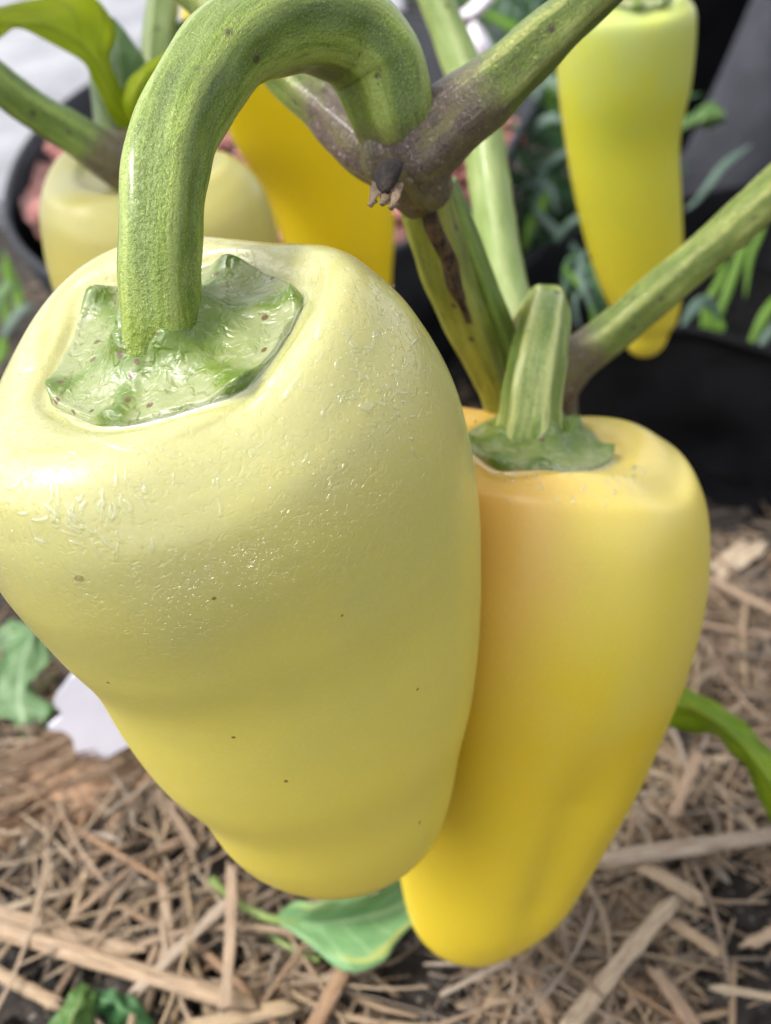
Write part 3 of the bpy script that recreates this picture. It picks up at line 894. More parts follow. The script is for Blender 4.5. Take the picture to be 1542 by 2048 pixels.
# fibrous bark clump at the left
def bark():
    c = G(95, 1590, .004)
    r = np.random.default_rng(3)
    d = np.array([.86, .42, .0]); d /= np.linalg.norm(d)
    s = np.array([-d[1], d[0], 0])
    nu, nv = 40, 24
    V = []
    for i in range(nu):
        u = i / (nu - 1) * 2 - 1
        for j in range(nv):
            a = j / nv * 2 * math.pi
            e = math.sqrt(max(0, 1 - abs(u) ** 3))
            k = 1 + .35 * mn.noise(Vector((u * 2, math.cos(a) * 3, math.sin(a) * 3))) + .22 * mn.noise(Vector((u * 1.5, a * 6, 4)))
            V.append(c + d * u * .036 + s * math.cos(a) * .017 * e * k + np.array([0, 0, 1]) * (math.sin(a) * .008 * e * k + .002))
    o = obj('bark_chip', V, grid(nu, nv), M_BARK, origin=c)
    tag(o, 'reddish brown fibrous clump of bark at the left under the white tag', 'bark')
    VV, FF, UU, RR, n0 = [], [], [], [], 0
    for k in range(240):
        u, v = r.uniform(-1, 1), r.uniform(-1, 1)
        e = math.sqrt(max(0, 1 - abs(u) ** 3))
        p = c + d * u * .034 + s * v * .017 * e + np.array([0, 0, .003 + .008 * e * math.sqrt(max(0, 1 - v * v)) + r.uniform(-.001, .002)])
        a = r.normal(0, .22)
        q = (d * math.cos(a) + s * math.sin(a) + np.array([0, 0, r.normal(0, .12)])) * r.uniform(.004, .014)
        Vs, Fs, uv = straw_vfa(p - q, p + q, r.uniform(.0005, .0016), r.uniform(-.08, .08), .5, 3, int(r.integers(1 << 30)), segs=5)
        VV.append(Vs); UU.append(uv); RR.append(np.full(len(Vs), r.choice([.65, .68, .38, .25, .7, .02])))
        FF += [[i + n0 for i in f] for f in Fs]; n0 += len(Vs)
    tag(obj('fibres', np.concatenate(VV), FF, M_STRAWC, o, attrs=dict(uvw=np.concatenate(UU), rnd=np.concatenate(RR))), kind='stuff')
bark()

# ================================================================== things lying on the bed
def slab(name, outl, mat, th, label, cat):
    P = np.array([W(*q) for q in outl])
    n = len(P)
    t = np.linspace(0, n, n * 5, endpoint=False)
    E = np.concatenate([P[-2:], P, P[:3]])
    L = cr(E, t + 2)
    nn = np.cross(L[n] - L[0], L[2 * n] - L[0]); nn /= np.linalg.norm(nn)
    if nn @ (CAM - L.mean(0)) < 0: nn = -nn
    L = L - ((L - L.mean(0)) @ nn)[:, None] * nn
    m = len(L)
    V = np.concatenate([L + nn * th / 2, L - nn * th / 2])
    Fc = [list(range(m)), list(range(m, 2 * m))[::-1]] + [[i, i + m, (i + 1) % m + m, (i + 1) % m] for i in range(m)]
    return tag(obj(name, V, Fc, mat, smooth=False), label, cat)
tg_ = lambda x, y: (x, y, .2225 / (cp + sp_ * (PY - y) / F))  # an upright plate stuck in the mulch
slab('plant_tag', [tg_(*q) for q in [(152, 1345), (128, 1370), (108, 1402), (124, 1428), (96, 1454), (132, 1462), (149, 1484), (152, 1515), (165, 1535), (195, 1526), (242, 1497), (330, 1450), (300, 1360), (220, 1320)]],
     M_TAG, .0012, 'white torn plastic plant tag behind the left side of the front pepper', 'plant tag')

gl = lambda x, y, k=.95: (x, y, gdepth(y) * k)
fl = thing('fallen_leaf', G(620, 1860, .012), 'green leaf with long stalk lying on straw under the two front peppers', 'leaf')
leaf('leaf_blade',
     [gl(545, 1836), gl(590, 1806, .92), gl(640, 1806, .90), gl(700, 1800, .90), gl(760, 1775, .91), gl(815, 1745, .93), gl(850, 1735, .96)],
     [gl(545, 1840), gl(600, 1846), gl(650, 1845), gl(705, 1838), gl(760, 1826), gl(820, 1800), gl(870, 1780)],
     [gl(546, 1844), gl(590, 1868), gl(645, 1912), gl(700, 1942), gl(765, 1925), gl(795, 1880), gl(850, 1830)], M_LEAFF, fl, wav=.0016, n=34, seed=3)
tube_obj('leaf_stalk', [(422, 1757, gdepth(1757) * .93, 9, 0), (455, 1790, gdepth(1790) * .94, 7, 0), (500, 1820, gdepth(1820) * .95, 8, 0), (548, 1840, gdepth(1840) * .95, 8, 0), (600, 1846, gdepth(1846) * .95, 5, 0)], M_STEMP, fl, n=24, nt=10)
tube_obj('leaf_stalk', [(505, 1826, gdepth(1826) * .96, 6, 0), (545, 1872, gdepth(1872) * .97, 7, 0), (590, 1902, gdepth(1902) * .97, 8, 0), (640, 1922, gdepth(1922) * .97, 6, 0)], M_STEMP, fl, n=24, nt=10)

wd_ = thing('weed', G(40, 1400, .0), 'pale green lobed weed leaf at the left edge beside the white tag', 'weed')
leaf('leaf_blade',
     [(62, 1255, .36), (20, 1295, .352), (-10, 1340, .346), (-30, 1390, .342), (-12, 1432, .339), (20, 1440, .338), (48, 1482, .336)],
     [(70, 1262, .358), (50, 1310, .350), (42, 1350, .345), (40, 1395, .341), (44, 1430, .338), (50, 1455, .337), (52, 1486, .3355)],
     [(80, 1268, .36), (104, 1310, .352), (84, 1345, .347), (62, 1380, .343), (108, 1412, .339), (92, 1446, .338), (58, 1484, .336)], M_LEAFP, wd_, wav=.004, n=40, seed=9)
leaf('leaf_blade', [(62, 1255, .36), (20, 1240, .37), (-20, 1270, .37), (-70, 1330, .365)], [(64, 1260, .36), (10, 1275, .368), (-40, 1320, .365), (-80, 1370, .36)], [(66, 1266, .36), (20, 1310, .365), (-25, 1370, .36), (-80, 1400, .358)], M_LEAFP, wd_, wav=.004, seed=4)
tube_obj('stem', [(40, 1395, .343, 5, 0), (75, 1380, .35, 5, 0), (110, 1350, .362, 5, 0)], M_STEMP, wd_, n=12, nt=8)

sd_ = thing('seedling', G(180, 2010, .0), 'small dark green seedling at the bottom left edge between straw stalks', 'weed')
leaf('leaf_blade', [(170, 1968, .252), (140, 1990, .246), (112, 2035, .244), (90, 2090, .243)], [(175, 1970, .25), (160, 2000, .244), (140, 2045, .241), (120, 2100, .24)], [(180, 1972, .252), (192, 2000, .247), (185, 2050, .245), (170, 2110, .244)], M_LEAFD, sd_, wav=.002, seed=2)
leaf('leaf_blade', [(180, 1990, .252), (215, 1978, .250), (265, 1995, .248), (310, 2040, .247)], [(182, 2000, .25), (215, 2002, .246), (260, 2025, .245), (300, 2065, .245)], [(184, 2010, .252), (205, 2035, .25), (240, 2065, .25), (290, 2090, .249)], M_WEED, sd_, wav=.003, seed=7)

# ================================================================== grass and weeds between the bags
def tuft(label, root, blades, cat='grass'):
    t_ = thing('grass_tuft', root, label, cat, 'grass tufts among the bags')
    for k, (pts, wpx, mat) in enumerate(blades):
        P = [W(*q) for q in pts]
        wd = .72 * wpx * np.mean([q[2] for q in pts]) / F
        V, Fc, at = blade_vfa(P, wd, seed=k)
        obj('blade', V, Fc, mat, t_, attrs=at)
    return t_
B, Gn = M_GRASSB, M_GRASSG
tuft('bright green bent grass growing inside the right black bag behind the hanging pepper tip', W(1430, 660, .50),
     [([(1425, 665, .50), (1445, 610, .50), (1470, 540, .50), (1492, 478, .50), (1500, 440, .505)], 26, Gn),
      ([(1432, 662, .49), (1428, 620, .485), (1410, 602, .48), (1385, 620, .475), (1360, 660, .47)], 34, B),
      ([(1405, 665, .51), (1412, 610, .51), (1440, 560, .51), (1455, 500, .515)], 22, Gn),
      ([(1438, 640, .485), (1440, 655, .482), (1425, 652, .48), (1418, 620, .48)], 34, Gn),
      ([(1395, 400, .55), (1425, 360, .55), (1455, 325, .55), (1505, 288, .555)], 22, B),
      ([(1370, 420, .55), (1400, 395, .55), (1450, 330, .55)], 12, B)])
tuft('dark green grass at the right edge inside the right black bag', W(1560, 690, .47),
     [([(1500, 690, .47), (1520, 650, .47), (1545, 610, .47), (1600, 560, .47)], 30, Gn),
      ([(1515, 700, .46), (1545, 660, .46), (1600, 620, .46)], 26, B),
      ([(1540, 420, .5), (1520, 470, .5), (1500, 520, .5), (1490, 600, .5)], 18, Gn)])
tuft('pale bluish grass arching left of the hanging pepper', W(1120, 520, .62),
     [([(1060, 480, .62), (1075, 400, .62), (1085, 340, .615), (1120, 312, .61), (1150, 290, .61)], 26, B),
      ([(1055, 250, .62), (1070, 200, .62), (1090, 165, .615), (1112, 165, .61), (1122, 200, .61)], 24, B),
      ([(1060, 270, .61), (1085, 245, .605), (1110, 235, .60), (1130, 250, .60)], 26, B),
      ([(1065, 415, .60), (1100, 450, .595), (1140, 490, .59), (1170, 520, .59)], 26, B),
      ([(1040, 375, .61), (1080, 365, .605), (1105, 385, .60), (1112, 430, .60)], 22, B),
      ([(1050, 500, .60), (1060, 450, .60), (1085, 410, .60), (1090, 380, .6)], 30, Gn),
      ([(1110, 150, .66), (1100, 200, .66), (1112, 260, .66), (1130, 310, .66)], 26, Gn),
      ([(1090, 520, .58), (1120, 470, .575), (1150, 440, .57), (1190, 430, .57)], 20, B)])
tuft('dark bluish weed blades inside the right bag below the hanging pepper', W(1150, 640, .55),
     [([(1200, 650, .52), (1170, 580, .52), (1160, 530, .525), (1175, 495, .53)], 20, B),
      ([(1215, 640, .52), (1195, 580, .52), (1180, 540, .525), (1165, 500, .53)], 16, M_WEED),
      ([(1145, 600, .53), (1130, 560, .53), (1140, 520, .53), (1165, 510, .53)], 18, M_WEED),
      ([(1110, 640, .53), (1120, 590, .53), (1150, 550, .53), (1205, 520, .53)], 16, B),
      ([(1190, 660, .52), (1180, 600, .52), (1150, 560, .525), (1125, 530, .53)], 16, Gn),
      ([(1160, 660, .52), (1150, 600, .52), (1185, 560, .525), (1200, 540, .53)], 14, B)])
tuft('thin grass sprays behind the upper right branch', W(1040, 120, .95),
     [([(960, 20, .80), (1000, 40, .80), (1040, 62, .80), (1080, 90, .80)], 26, Gn),
      ([(1010, 150, .90), (1000, 90, .90), (1005, 40, .90), (1020, -20, .90)], 24, B),
      ([(1030, 140, .90), (1045, 80, .90), (1040, 20, .90), (1050, -30, .90)], 18, B),
      ([(1070, 130, .88), (1062, 60, .88), (1075, 0, .88), (1070, -40, .88)], 18, B),
      ([(930, 5, .82), (965, 8, .82), (1000, -10, .82)], 20, Gn)])
tuft('blurred green weeds at the left edge beside the wide bag', G(20, 640),
     [([(15, 660, .60), (10, 600, .60), (18, 550, .60), (5, 500, .60)], 30, Gn),
      ([(30, 650, .60), (38, 600, .60), (25, 560, .60), (-5, 530, .60)], 30, Gn),
      ([(0, 690, .58), (20, 650, .58), (45, 620, .58), (70, 610, .58)], 26, B),
      ([(-20, 640, .6), (0, 590, .6), (35, 570, .6)], 36, B),
      ([(-10, 730, .56), (5, 700, .56), (2, 670, .56)], 34, Gn)])
wd2 = thing('weed', W(1400, 260, .8), 'small green weed leaf between the hanging pepper and the grey felt bag', 'weed')
leaf('leaf_blade', [(1358, 258, .70), (1385, 225, .70), (1415, 205, .70), (1445, 215, .70)], [(1358, 262, .69), (1390, 245, .69), (1420, 235, .69), (1450, 230, .69)], [(1360, 266, .70), (1390, 258, .70), (1425, 258, .70), (1450, 245, .70)], M_LEAFD, wd2, wav=.004, seed=6)
def weedmass(N):
    r = np.random.default_rng(12)
    VV, FF, UU, n0 = [], [], [], 0
    for k in range(N):
        if k % 4:
            q = np.array([r.uniform(1030, 1240), r.uniform(150, 520)])
            d = r.uniform(.64, .80)
        else:
            q = np.array([r.uniform(900, 1110), r.uniform(-30, 90)])
            d = r.uniform(.84, 1.0)
        p = W(q[0], q[1], d)
        if p[2] < .0: p[2] = r.uniform(.0, .03)
        a = r.uniform(0, 6.28)
        L = r.uniform(.02, .06)
        dirv = np.array([math.cos(a), math.sin(a), r.uniform(.1, 1.2)])
        V, Fc, at = blade_vfa([p, p + dirv * L * .5, p + dirv * L + np.array([0, 0, -.2 * L])], r.uniform(.0015, .0045), n=6, seed=k)
        VV.append(V); UU.append(at['uvw']); FF += [[i + n0 for i in f] for f in Fc]; n0 += len(V)
    o = obj('ground_cover', np.concatenate(VV), FF, M_WEED, attrs=dict(uvw=np.concatenate(UU)))
    tag(o, 'dark green weeds growing in the gap behind the bags', 'weeds', kind='stuff')
weedmass(420)

# petals caught among the stems
flw = thing('flower', W(970, 70, .55), 'pale lilac petals behind the fork of the front branch', 'flower')
leaf('petal', [(945, 45, .56), (930, 70, .555), (934, 95, .555), (950, 125, .56)], [(950, 43, .555), (955, 70, .55), (960, 95, .55), (965, 130, .556)], [(955, 46, .56), (975, 75, .555), (985, 100, .555), (978, 130, .56)], M_PETAL, flw, seed=1)
leaf('petal', [(918, 25, .60), (935, 14, .60), (955, -6, .60), (980, -20, .60)], [(915, 32, .595), (940, 30, .595), (965, 10, .595), (985, -12, .60)], [(920, 38, .60), (945, 42, .60), (972, 20, .60), (988, -5, .60)], M_PETAL, flw, seed=2)
tube_obj('flower_stalk', [(965, 130, .557, 4, 0), (975, 170, .57, 4, 0), (990, 230, .60, 4, 0)], M_STEMP, flw, n=10, nt=8)

# ================================================================== pepper plants
def fork(name, tubes, mat, parent, voxel=.00055, smooth=6, knots=()):
    """several limbs grown together into one skin; attributes from the nearest limb"""
    VV, FF, n0 = [], [], 0
    info = []
    for ctrl, kw in tubes:
        V, Fc, at = tube(ctrl, **kw)
        VV.append(V); FF += [[i + n0 for i in f] for f in Fc]; n0 += len(V)
        info.append((V, at))
    for c, r in knots:
        bm = bmesh.new()
        bmesh.ops.create_icosphere(bm, subdivisions=3, radius=1)
        V = np.array([v.co[:] for v in bm.verts]) * np.array(r) + W(*c)
        FF += [[v.index + n0 for v in f.verts] for f in bm.faces]
        bm.free(); VV.append(V); n0 += len(V)
    me = mkmesh('tmp', np.concatenate(VV), FF, None)
    o = bpy.data.objects.new('tmp', me)
    COL.objects.link(o)
    m = o.modifiers.new('r', 'REMESH'); m.mode = 'VOXEL'; m.voxel_size = voxel
    s = o.modifiers.new('s', 'SMOOTH'); s.iterations = smooth; s.factor = .5
    dg = bpy.context.evaluated_depsgraph_get()
    ev = o.evaluated_get(dg).to_mesh()
    n = len(ev.vertices)
    V = np.empty(n * 3); ev.vertices.foreach_get('co', V); V = V.reshape(-1, 3)
    Fc = [list(p.vertices) for p in ev.polygons]
    bpy.data.objects.remove(o)
    AV = np.concatenate([i[0] for i in info])
    at = {k: np.concatenate([i[1][k] for i in info]) for k in ('pc', 'nod', 'rg')}
    idx = np.empty(n, int)
    from mathutils.kdtree import KDTree
    kd = KDTree(len(AV))
    for i, p in enumerate(AV): kd.insert(p, i)
    kd.balance()
    for i in range(n): idx[i] = kd.find(V[i])[1]
    # smooth texture space: real position in mm along the view-independent world axes, node value from the nearest limb
    nod = np.zeros(n)
    for i in range(n):
        ws, s_ = 0, 0
        for (_, k, dd) in kd.find_n(V[i], 8):
            w_ = 1 / (dd + 1e-4); ws += w_; s_ += w_ * at['nod'][k]
        nod[i] = s_ / ws
    return obj(name, V, Fc, mat, parent, attrs=dict(pc=at['pc'][idx], nod=nod, rg=at['rg'][idx]))

plant = thing('pepper_plant', G(1000, 1020), 'front pepper plant with forked green stem and purple-brown joint above the peppers', 'plant', 'pepper plants')
armR = [(800, 330, .172, 74, 1), (868, 268, .171, 76, 1), (930, 218, .170, 72, .75), (1000, 160, .169, 63, .35), (1080, 88, .168, 55, .05), (1160, 15, .167, 49, 0), (1240, -60, .166, 48, 0)]
armL = [(840, 345, .178, 62, 1), (770, 310, .180, 66, 1), (700, 262, .183, 58, .9), (640, 205, .186, 50, .55), (560, 135, .190, 44, .1), (470, 60, .195, 38, 0), (380, -25, .2, 36, 0), (330, -80, .2, 36, 0)]
neck = [(785, 262, .1715, 66, .5), (796, 296, .172, 82, .9), (814, 332, .1735, 80, 1), (850, 385, .180, 62, .8)]
jn = fork('branch', [(armR, dict(n=70, nt=40, ridges=(5, .05, .6), wob=.10)), (armL, dict(n=70, nt=36, ridges=(5, .05, 0), wob=.10)), (neck, dict(n=24, nt=36, wob=.12, seed=4))], M_STEM, plant, voxel=.0005, smooth=7)
tag(jn, 'forked branch with fuzzy purple-brown joint')
# the dead flower scar with papery bracts under the joint
sc_ = tube_obj('scar', [(788, 338, .162, 20, 0), (780, 352, .160, 27, 0), (774, 370, .158, 20, 0), (770, 386, .157, 7, 0)], M_SCAR, plant, n=16, nt=20, wob=.5)
for pts in ([(756, 366, .159), (748, 388, .1573), (741, 412, .1567)], [(794, 368, .159), (790, 392, .157), (782, 418, .1562)], [(772, 378, .1585), (768, 396, .157), (764, 410, .1566)]):
    wpx = 12
    L_ = [(x - wpx * (1 - .35 * i), y, d) for i, (x, y, d) in enumerate(pts)]
    R_ = [(x + wpx * (1 - .35 * i), y + 3, d) for i, (x, y, d) in enumerate(pts)]
    M_ = [(x, y, d - .0003) for x, y, d in pts]
    leaf('bract', L_, M_, R_, M_BRACT, sc_, n=10, m=3, wav=.001, thick=.0006)
# two stems running down to the second joint
tube_obj('stem', [(848, 372, .182, 52, .5), (862, 440, .186, 52, 0), (893, 540, .194, 50, 0), (938, 655, .203, 44, 0), (985, 760, .212, 34, .1), (1012, 850, .220, 30, .3)], M_STEMY, plant, n=70, nt=36, ridges=(4, .09, 1.0), wob=.08)
tube_obj('stem', [(882, 372, .188, 34, .3), (910, 440, .192, 33, 0), (948, 540, .199, 33, 0), (985, 640, .207, 34, 0), (1010, 720, .213, 34, .1), (1025, 830, .221, 32, .3)], M_STEMB, plant, n=70, nt=32, ridges=(4, .08, .2), wob=.06)
# brown corky split along the yellow stem
cork = [(852, 396, .1775, 9, 0), (866, 440, .1793, 15, 0), (884, 490, .1825, 16, 0), (900, 540, .1865, 14, 0), (918, 590, .1905, 11, 0), (938, 645, .1955, 6, 0)]
tube_obj('cork_scar', cork, M_CORK, plant, n=80, nt=16, wob=.8)
# lower joint, its right-hand branch and the main stem to the soil
b2 = [(1105, 790, .235, 44, 1), (1140, 735, .232, 47, 1), (1190, 693, .230, 44, .55), (1260, 637, .228, 42, .05), (1340, 568, .226, 42, 0), (1430, 489, .224, 42, 0), (1542, 390, .222, 44, 0), (1660, 285, .22, 44, 0)]
trunk = [(1010, 700, .226, 34, 1), (1060, 690, .232, 46, 1), (1100, 760, .240, 46, 1), (1118, 860, .258, 42, .5), (1115, 980, .29, 38, .2), (1100, 1060, .35, 36, 0), (1090, 1090, .42, 34, 0)]
fork('branch', [(b2, dict(n=80, nt=36, ridges=(5, .05, .3), wob=.08)), (trunk, dict(n=70, nt=36, wob=.10, seed=2))], M_STEM, plant, voxel=.0007, smooth=6)
tube_obj('stem', [(1052, 720, .238, 44, .9), (1030, 650, .245, 45, .35), (1008, 560, .252, 43, 0), (990, 450, .258, 41, 0), (977, 350, .262, 40, 0), (963, 255, .265, 40, .3), (938, 170, .267, 38, .1), (900, 70, .268, 35, 0), (862, -30, .268, 33, 0), (840, -90, .268, 33, 0)], M_STEMP, plant, n=90, nt=32, ridges=(4, .05, .2), wob=.06)

dl_ = leaf('leaf',
     [(1300, 1385, .275), (1350, 1371, .27), (1402, 1384, .265), (1452, 1425, .262), (1502, 1470, .26), (1560, 1520, .258), (1640, 1640, .262)],
     [(1290, 1415, .27), (1345, 1408, .264), (1398, 1422, .259), (1450, 1455, .256), (1498, 1500, .254), (1545, 1570, .252), (1620, 1700, .258)],
     [(1285, 1450, .276), (1340, 1452, .27), (1395, 1455, .266), (1442, 1476, .263), (1486, 1522, .26), (1520, 1592, .26), (1590, 1730, .266)],
     M_LEAFR, plant, wav=.002, n=34, seed=5)

dl_['label'] = 'narrow green leaf with brown spots drooping at right'
tube_obj('leaf_stalk', [(1305, 1418, .2725, 9, 0), (1230, 1330, .285, 10, 0), (1160, 1180, .30, 11, 0), (1117, 1000, .300, 12, .3)], M_STEMB, plant, n=24, nt=12)

# plant in the wide bag
plantB = thing('pepper_plant', W(480, 480, .47), 'pepper plant in the wide bag with a joint behind the curved front stalk', 'plant', 'pepper plants')
bb1 = [(-120, 75, .225, 36, 0), (-30, 145, .23, 37, 0), (60, 215, .236, 38, 0), (140, 265, .241, 40, .15), (200, 305, .245, 44, .8), (260, 345, .250, 48, 1)]
bb2 = [(225, 330, .252, 46, 1), (270, 300, .258, 44, .9), (330, 300, .29, 40, .5), (400, 330, .36, 30, .1), (450, 420, .43, 26, 0), (480, 500, .47, 26, 0)]
bb3 = [(240, 330, .252, 40, 1), (222, 270, .258, 32, .3), (212, 210, .264, 28, 0), (204, 150, .27, 26, 0), (200, 60, .28, 24, 0)]
fork('branch', [(bb1, dict(n=60, nt=30, ridges=(5, .06, .4), wob=.07)), (bb2, dict(n=60, nt=28, wob=.07)), (bb3[:4], dict(n=40, nt=24, wob=.06))], M_STEMB, plantB, voxel=.0008, smooth=5)
tube_obj('branch', [(300, 280, .285, 30, .4), (308, 180, .288, 30, 0), (316, 80, .29, 31, 0), (326, 0, .292, 32, 0), (334, -80, .294, 32, 0)], M_STEMP, plantB, n=40, nt=28, ridges=(5, .07, 0), wob=.05)
# unseen leaves added sunward to half-shade the pale pepper and the bag
for k, (px_, py_, d_, t_, rot) in enumerate([(180, 420, .26, .13, .3), (330, 400, .27, .17, 1.2), (60, 330, .30, .16, 2.3), (520, 380, .33, .19, .9), (640, 250, .36, .20, 2.0)]):
    c_ = W(px_, py_, d_) + np.array(_sd[:]) * t_
    e_ = np.array([math.cos(rot), math.sin(rot), .1]) * .045
    s_ = np.array([-math.sin(rot), math.cos(rot), .15]) * .026
    z_ = np.array([0, 0, .008])
    q_ = [-1, -.55, 0, .5, .85, 1]
    w_q = [.05, .75, 1, .8, .35, .02]
    leaf('leaf', [c_ + e_ * a - s_ * b - z_ * a * a for a, b in zip(q_, w_q)], [c_ + e_ * a - z_ * (a * a + .4) for a in q_], [c_ + e_ * a + s_ * b - z_ * a * a for a, b in zip(q_, w_q)], M_LEAFD, plantB, wav=.003, seed=20 + k, px=False)
# leaves at the joint
leaf('leaf', [(258, 268, .255), (216, 222, .250), (188, 165, .247), (160, 124, .245), (100, 86, .243), (42, 60, .242), (0, 74, .242), (-70, 110, .244)],
     [(262, 258, .256), (224, 196, .250), (196, 135, .247), (160, 92, .245), (100, 58, .243), (40, 48, .242), (-10, 50, .242), (-80, 70, .244)],
     [(264, 250, .256), (228, 170, .252), (212, 112, .251), (228, 48, .252), (172, -4, .250), (60, 6, .247), (-10, 22, .246), (-80, 30, .246)], M_LEAFY, plantB, wav=.0018, n=40, seed=1)
leaf('leaf', [(258, 262, .262), (222, 190, .262), (206, 130, .262), (214, 70, .263), (226, 36, .265)],
     [(262, 255, .262), (248, 190, .258), (240, 130, .257), (234, 80, .259), (227, 38, .265)],
     [(266, 250, .262), (284, 190, .262), (292, 130, .262), (268, 84, .263), (229, 36, .265)], M_LEAFD, plantB, wav=.001, seed=4)
leaf('leaf', [(262, 252, .250), (246, 210, .248), (254, 170, .247), (290, 130, .247), (345, 100, .249)],
     [(264, 250, .250), (268, 205, .246), (284, 165, .245), (312, 132, .246), (347, 100, .249)],
     [(267, 248, .250), (296, 210, .248), (322, 170, .248), (342, 132, .248), (350, 100, .249)], M_LEAFY, plantB, wav=.0008, seed=8)
leaf('leaf', [(350, 160, .300), (326, 110, .300), (332, 72, .300), (372, 38, .300), (420, 30, .302)], [(352, 158, .299), (352, 110, .297), (364, 78, .297), (392, 52, .298), (424, 34, .302)], [(356, 156, .300), (386, 120, .300), (402, 90, .300), (416, 62, .300), (428, 38, .302)], M_LEAFD, plantB, wav=.001, seed=5)

# ================================================================== peppers
def calyx_mat():
    t = T('calyx')
    pc = t.attr('pc', True)
    gr = t.attr('gr')
    n1 = t.noise(pc, .22, 4, .6)
    k = t.ma('ADD', gr, t.ma('MULTIPLY', t.ma('SUBTRACT', n1, .5), 1.3))
    c = t.ramp(k, [(.0, (.25, .275, .12)), (.35, (.185, .23, .065)), (.65, (.11, .17, .014)), (1, (.09, .15, .010))])
    c = t.mix(t.sm(t.noise(pc, .5, 3, .6), .55, .7, 0, .55), c, (.35, .365, .20))
    c = t.mix(t.sm(t.noise(pc, 1.3, 3, .7), .58, .75, 0, .4), c, (.12, .20, .03))
    v = t.voro(pc, .34)
    rc = t.n('ShaderNodeSeparateColor', {'Color': v.outputs['Color']})
    d = t.ma('ADD', v.outputs['Distance'], t.ma('MULTIPLY', t.noise(pc, 3, 2), .08))
    c = t.mix(t.ma('MULTIPLY', t.sm(d, .20, .27, 1, 0), t.ma('GREATER_THAN', rc.outputs[0], .62)), c, (.10, .055, .008))
    h = t.ma('ADD', t.sm(t.noise(pc, .42, 2, .5, .5), .42, .66), t.ma('MULTIPLY', t.noise(pc, 1.5, 2, .5), .3))
    bp = t.bump(h, .00022, .8)
    return t.P(Base_Color=c, Roughness=.42, Normal=bp, Coat_Weight=.4, Coat_Roughness=.14, Coat_Normal=bp, Subsurface_Weight=.15, Subsurface_Radius=(.8, 1, .3), Subsurface_Scale=.0015)
M_CALYX = calyx_mat()

def calyx(b, root, tips, valley=.86, rbase=.52, nr=34, nt=180, lift=.0006, stalk_r=.0062, tipnub=.0008, film=None):
    """star-shaped green cap lying on the pepper's top; tips = photo pixels of its points"""
    row, th = zip(*[b.pick(*p) for p in tips])
    rt = [float(np.maximum.accumulate(b.r[:b.kmax])[min(r, b.kmax - 1)]) for r in row]
    o = np.argsort(th)
    th, rt = np.array(th)[o], np.array(rt)[o]
    ang = np.linspace(0, 2 * np.pi, nt, endpoint=False)
    th2 = np.concatenate([th - 2 * np.pi, th, th + 2 * np.pi]); rt2 = np.tile(rt, 3)
    ri = np.interp(ang, th2, rt2)
    dist = np.array([np.min(np.abs(a - th2)) for a in ang])
    gap = np.array([np.diff(th2)[max(0, min(len(th2) - 2, np.searchsorted(th2, a) - 1))] for a in ang])
    ph = np.clip(np.sqrt(dist ** 2 + .05 ** 2) / (gap / 2), 0, 1)
    Re = ri * np.minimum(1, valley * np.cos(np.minimum(gap / 2, .6)) / np.cos((1 - ph) * np.minimum(gap / 2, .6)) + (1 - valley * 1.0) * np.exp(-(dist / .09) ** 2) + .0)
    tipw = np.exp(-(dist / .13) ** 2)
    f = np.linspace(.05, 1, nr)
    RR = Re[None] * f[:, None]
    rows = b.row_of_r(RR)
    hub = stalk_r / b.R
    H = lift * (1.0 + .0 * RR)
    flare = .0048 * np.exp(-np.maximum(RR - hub * .95, 0) / .070)
    ridge = .0007 * tipw[None] * f[:, None] + .0011 * np.exp(-np.maximum(RR - hub, 0) / .10) * np.cos(5 * ang + 1.0)[None]
    nub = tipnub * tipw[None] * np.clip((f[:, None] - .82) / .15, 0, 1)
    wob = np.array([[mn.noise(Vector((math.cos(a) * r_ * 9, math.sin(a) * r_ * 9, 2.2))) * .0006 for a, r_ in zip(ang, Rr)] for Rr in RR])
    P, N = b.at(rows, np.repeat(ang[None], nr, 0), H + flare + ridge + nub + wob)
    edge, _ = b.at(rows[-1:], ang[None], np.full((1, nt), -.0006))
    P = np.concatenate([P, edge])
    gr = np.clip(np.exp(-np.maximum(RR - hub, 0) / .09) * 1.1 + tipw[None] * np.clip((f[:, None] - .45) / .5, 0, 1) * 1.0, 0, 1)
    gr = np.concatenate([gr, gr[-1:]])
    o_ = obj('calyx', P.reshape(-1, 3), grid(nr + 1, nt), M_CALYX, root, attrs=dict(pc=(P.reshape(-1, 3) - b.top) * 1000, gr=gr.reshape(-1)))
    P_flat = None
    # water held in the crease along the cap's edge
    rows_ = b.row_of_r(Re * 1.03)
    C_, N_ = b.at(rows_, ang, np.full(nt, .0002))
    if film:
        sel = [k for k in range(nt) if film[0] <= k / nt <= film[1]]
        C_, N_ = C_[sel], N_[sel]
        Tn = np.gradient(C_, axis=0); Tn /= np.linalg.norm(Tn, axis=1)[:, None]
        S_ = np.cross(N_, Tn)
        m_ = len(sel)
        u_ = np.linspace(0, 1, m_)
        rad_ = .0013 * np.clip(np.minimum(u_, 1 - u_) * 9, .05, 1) * (1 + .45 * np.array([mn.noise(Vector((q * 14, 0, 3))) for q in u_]))
        ph_ = np.linspace(0, 2 * np.pi, 14, endpoint=False)
        V = C_[:, None] + S_[:, None] * (rad_[:, None] * np.cos(ph_))[..., None] + N_[:, None] * (rad_[:, None] * .55 * np.sin(ph_))[..., None]
        obj('water_film', V - N_.mean(0) * .0004, grid(m_, 14).tolist() + [list(range(14))[::-1], list(range((m_ - 1) * 14, m_ * 14))], M_FILM, root)
    return Re, ang

